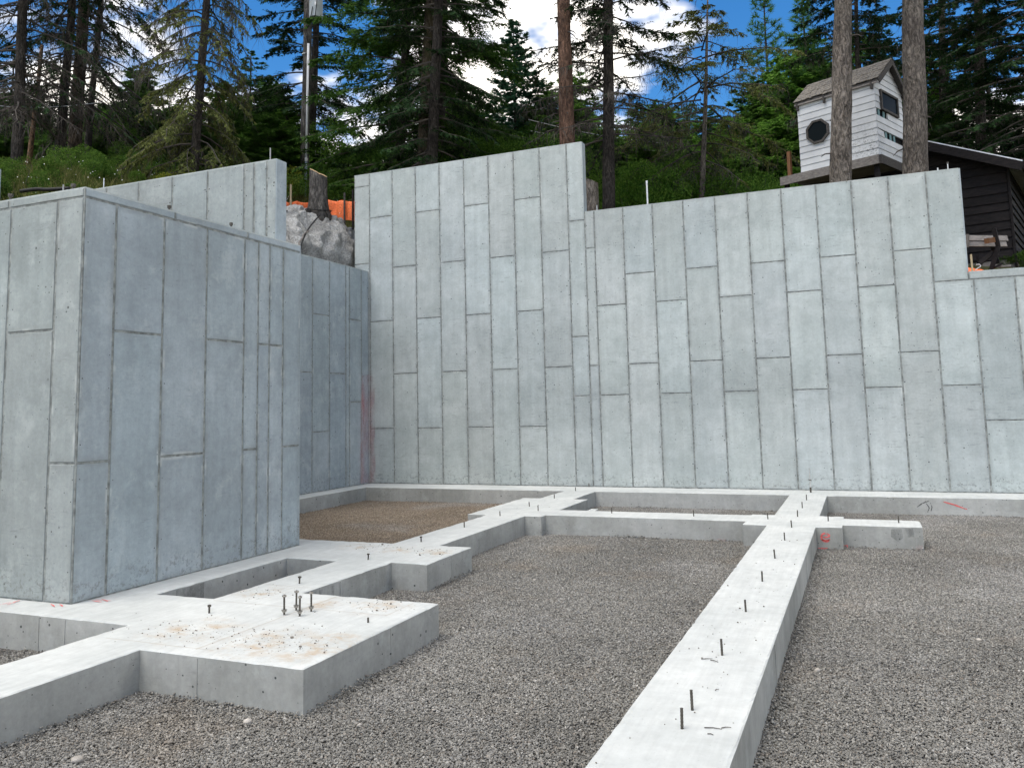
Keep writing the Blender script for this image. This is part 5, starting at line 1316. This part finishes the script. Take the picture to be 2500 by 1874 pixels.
for a in FILL:
    land = next(l for x, l in LAND if a[0] < x)
    k_ = (a[3], land); cnt[k_] = cnt.get(k_, 0) + 1; tot = sum(1 for b in FILL if b[3] == a[3] and next(l for x, l in LAND if b[0] < x) == land)
    who = f'{KIND[a[3]]} conifer'
    bg_tree(*a, (f'{who} in the thicket {land}' if tot == 1 else f'{ORD[cnt[k_] - 1]} {who} from the left {land}'), 'thicket conifers ' + land)

# ------------------------------------------------------------------ shrubs, grass, flowers
SHRUB = [bushy(21, 1.5, 1.0, M_LEAF), bushy(22, 1.8, .9, M_LEAFY), bushy(23, 1.1, 1.0, M_LEAF), bushy(24, 2.6, 1.5, M_LEAFB, 9000, .075, 14)]
def shrub(label, p, k, sc, group):
    t = thing('shrub', label, 'shrub', (p[0], p[1], gz(p[0], p[1]) - .05), group)
    for n_, me in zip(('foliage', 'stems'), SHRUB[k]):
        o = obj(n_, me, t); o.rotation_euler = (0, 0, random.uniform(0, 6)); o.scale = (sc, sc, sc * random.uniform(.85, 1.1))
GS = 'leafy shrubs on the left hillside'; n_sh = 0
for (px, d, k, sc) in ((20, 14.5, 2, .55), (50, 16, 0, .5), (95, 17, 2, .6), (130, 19, 0, .5), (165, 15.5, 2, .45), (200, 18.5, 0, .6), (235, 21, 0, .7), (250, 15, 2, .4), (275, 19, 2, .5), (300, 23, 0, .7), (350, 22, 0, .6), (420, 21, 0, .6), (545, 21, 0, .7), (590, 22, 0, .8), (625, 23, 0, .9)):
    n_sh += 1; p = at(px, 420, d); shrub(('leafy green shrub, second from the right on the left hillside' if n_sh == 14 else 'rightmost leafy green shrub on the left hillside, near the pole') if n_sh > 13 else f'leafy green shrub, {ORD[n_sh - 1]} from the left on the left hillside', p, k, sc, GS)
for lab, px, d, k, sc in (('yellow-green shrub just left of the utility pole foot', 676, 26, 1, .75), ('yellow-green shrub in front of the rear box wall end', 640, 25, 1, .6), ('green shrub right of the pole behind the stump', 812, 27, 3, .6), ('green shrub behind the orange fence by the tall wall', 850, 25, 0, .9), ('yellowish shrub at the foot of the olive conifer', 440, 18.5, 1, .6), ('dark green shrub filling the gap right of the pole', 785, 30, 3, 1.0)):
    shrub(lab, at(px, 450, d), k, sc, 'shrubs round the pole')
GB = 'leafy thicket above the right wall'
BUSH = [(1540, 24, 3, 1.0), (1590, 25, 3, 1.2), (1650, 24.5, 3, 1.1), (1690, 27, 3, 1.3), (1760, 25, 3, 1.1), (1810, 24.5, 3, 1.1), (1860, 25.5, 3, 1.2), (1910, 24, 3, 1.0), (1120, 25, 3, 1.1), (1180, 26, 3, 1.1), (1240, 25, 3, 1.0), (1310, 25, 3, 1.1), (1350, 26, 3, 1.1), (1430, 27, 3, 1.1), (1510, 28, 3, 1.1)]
BUSH = [(a, b, c, d_ * .92) for a, b, c, d_ in BUSH]; BUSH.sort(); nl = sum(b[0] < 1420 for b in BUSH)
for i_, (px, d, k, sc) in enumerate(BUSH):
    shrub(f'broad leafy bush, {ORD[i_]} from the left behind the tall wall segment' if i_ < nl else f'broad leafy bush, {ORD[i_ - nl]} from the left between tall step and tree house', at(px, 470, d), k, sc, GB)
shrub('small bright green shrub at the barn corner', at(2492, 640, 18.8), 2, .42, 'shrubs round the pole')
for i, (px, d) in enumerate(((735, 20.4), (826, 20.2), (850, 20.6))):
    shrub(('dry weed clump left of the dark stump', 'dry weed clump right of the dark stump', 'weed clump against the orange fence')[i], at(px, 500, d), 1, .17, 'weeds on the bank')

r = np.random.default_rng(77)
def grass(name, label, N, xr, yr, hmin, hmax, cond):
    x = r.uniform(*xr, N); y = r.uniform(*yr, N); k = cond(x, y); x, y = x[k], y[k]
    cl = np.array([mnoise.noise((a * .7, b * .7, 4)) for a, b in zip(x, y)]); k = cl > r.uniform(-.5, .35, len(x)); x, y, cl = x[k], y[k], cl[k]
    z = ground_z(x, y) - .03; h = r.uniform(hmin, hmax, len(x)) * (1 + .6 * cl); a = r.uniform(0, 6.28, len(x)); w = .009
    base = np.stack([x, y, z], 1); sd = np.stack([np.cos(a), np.sin(a), 0 * a], 1) * w; ln = np.stack([r.normal(size=len(x)) * .25, r.normal(size=len(x)) * .25, np.ones(len(x))], 1) * h[:, None]
    mid = base + ln * .55; tip = base + ln * np.array([1.5, 1.5, .95])
    V = np.stack([base - sd, base + sd, mid - sd * .8, mid + sd * .8, tip], 1).reshape(-1, 3); o = np.arange(len(x))[:, None] * 5
    T = np.concatenate([o + [0, 1, 3], o + [0, 3, 2], o + [2, 3, 4]], 0)
    g = obj(name, tri_mesh(name, V, T, M_GRASS)); g['kind'] = 'stuff'; tag(g, label, 'grass'); return x, y
gxs, gys = grass('grass', 'tall dry and green grass covering the left hillside', 90000, (-27, -10.5), (8.6, 24), .22, .55, lambda x, y: (y < 23) & ((x < -12.9) | (y < 12.5) | (y > 17.5)) & (x > -27))
grass('weeds', 'scrubby weeds growing behind the right end of the wall', 12000, (-5, 6), (16.6, 24), .06, .16, lambda x, y: ~((x > 3.0) & (y > 21)) & ~((x > 1.6) & (y < 20.5) & (x < 3.2)))
N = 240; fx, fy = r.uniform(-21, -11, N), r.uniform(9.5, 20, N); fz = ground_z(fx, fy) + r.uniform(.3, .65, N)
P = np.stack([fx, fy, fz], 1); V, T = [], []
for p in P:
    n = len(V); q = .015
    V += [p + np.array(v) * q for v in ((1, 0, 0), (-.5, .87, 0), (-.5, -.87, 0), (0, 0, .8), (0, 0, -.8))]
    for a in ((0, 1), (1, 2), (2, 0)): T += [(n + a[0], n + a[1], n + 3), (n + a[1], n + a[0], n + 4)]
o = obj('wildflowers', tri_mesh('wildflowers', V, T, M_FLOWER)); o['kind'] = 'stuff'; tag(o, 'tiny white wildflowers dotted over the hillside grass', 'flowers')

# ------------------------------------------------------------------ litter on the footings and gravel
PEB = []
for k in range(4):
    bm = bmesh.new(); bmesh.ops.create_icosphere(bm, subdivisions=1, radius=1)
    for v in bm.verts: v.co *= 1 + .35 * mnoise.noise(v.co * 1.2 + Vector((k * 5, 0, 0))); v.co.z *= .6
    me = bpy.data.meshes.new('pebble'); bm.to_mesh(me); bm.free(); PEB.append(np.array([v.co[:] for v in me.vertices])); PT = np.array([p.vertices[:] for p in me.polygons]); bpy.data.meshes.remove(me)
def litter(name, label, pts, m):
    V, T = [], []; n = 0
    for (x, y, z, s) in pts:
        a = random.uniform(0, 6.28); c, s_ = math.cos(a), math.sin(a); q = PEB[random.randrange(4)] * s
        q = np.stack([q[:, 0] * c - q[:, 1] * s_, q[:, 0] * s_ + q[:, 1] * c, q[:, 2]], 1) + [x, y, z + s * .35]
        V.append(q); T.append(PT + n); n += len(q)
    o = obj(name, tri_mesh(name, np.concatenate(V), np.concatenate(T), m)); o['kind'] = 'stuff'; tag(o, label, 'debris'); return o
pts = []
for (cx_, cy_, rx, ry, n) in ((-4.72, 4.98, .45, .3, 110), (-3.9, 4.95, .5, .35, 150), (-5.05, 6.2, .3, .2, 60), (-3.75, 6.05, .35, .2, 60), (-5.4, 8.6, .45, .22, 80), (-4.6, 8.5, .25, .25, 45), (-4.3, 5.5, .5, .5, 40), (-.95, 7.5, .25, 3.6, 90), (-.9, 6.0, .25, 1.2, 40), (-5.05, 12.5, .4, .8, 30), (-4.6, 13.6, .12, .15, 10)):
    for _ in range(n):
        x, y = random.gauss(cx_, rx * .6), random.gauss(cy_, ry * .6)
        if over_footing(x - .03, y) and over_footing(x + .03, y) and over_footing(x, y - .03) and over_footing(x, y + .03) and not (x < -6.38 and 5.28 < y < 8.5): pts.append((x, y, .002, random.choice((.002, .0025, .003, .0035, .004, .006)) * random.uniform(.7, 1.2) * (2.2 if random.random() < .035 else 1)))
litter('debris', 'scattered pebbles and dirt crumbs on the footing tops', pts, M_PEBBLE)
# twigs on the long footing and gravel
for i, (x, y, a, l) in enumerate(((-.78, 4.33, .1, .085), (-.66 - .06, 4.36, .5, .05), (-1.0, 5.45, .4, .07), (-.95, 5.42, -.5, .06), (-.78, 4.25, -.2, .03), (-.85, 4.9, 1.0, .03))):
    d = Vector((math.cos(a), math.sin(a), 0)); c = Vector((x, y, .006)); b = Vector((-d.y, d.x, 0)) * .008
    o = MB().tube([-d * l / 2, b, d * l / 2], [.0025, .0022, .0015], 6).build('twig', M_TWIG, None, tuple(c))
    tag(o, ('longest dark twig beside the nearest rod on the long footing', 'short twig right of the longest twig', 'curved twig left of the third rod on the long footing', 'small twig below the curved twig', 'twig crumb under the longest twig', 'twig crumb between the second and third rods')[i], 'twig', 'twigs on the long footing')
pts = []
for rct in ALL:
    x0, x1, y0, y1 = rct
    for (a, b, nx, ny) in (((x0, y0), (x1, y0), 0, -1), ((x1, y0), (x1, y1), 1, 0), ((x0, y1), (x1, y1), 0, 1), ((x0, y0), (x0, y1), -1, 0)):
        L_ = math.hypot(b[0] - a[0], b[1] - a[1])
        for _ in range(int(L_ * 130)):
            u = random.random(); x = a[0] + (b[0] - a[0]) * u; y = a[1] + (b[1] - a[1]) * u
            h = max(0, .5 + .9 * mnoise.noise((x * 1.1, y * 1.1, 8))) * .05; o_ = abs(random.gauss(0, .05))
            x += nx * o_; y += ny * o_
            if y < 2.5 or y > 15.3 or x > 4.5 or over_footing(x, y) or (x < -6.3 and y < 8.95): continue
            pts.append((x, y, GRAVEL_Z - .004 + h * max(0, 1 - o_ / .13) * random.uniform(.3, 1), random.uniform(.006, .011)))
g_ = litter('gravel_bank', 'loose gravel banked up along the sides of the footings', pts, M_GRAVEL); g_['category'] = 'gravel'
pts = []
for _ in range(16):
    x, y = random.uniform(-9.5, 3), random.uniform(3, 15)
    if not over_footing(x, y) and not (x < -6.2 and y < 8.9): pts.append((x, y, GRAVEL_Z + .002, random.uniform(.010, .020)))
for (px, py, s) in ((189, 1860, .035), (605, 1765, .03), (1305, 1418, .022), (2390, 1565, .024), (1995, 1640, .026), (1060, 1735, .014)):
    d = ray(px, py); q = EYE + d * ((GRAVEL_Z - EYE[2]) / d[2]); pts.append((q[0], q[1], GRAVEL_Z + .004, s))
litter('pale_stones', 'odd pale larger stones lying on the gravel', pts, plain('pale_stone', (.40, .37, .33), .9, var=.25, nscale=20))
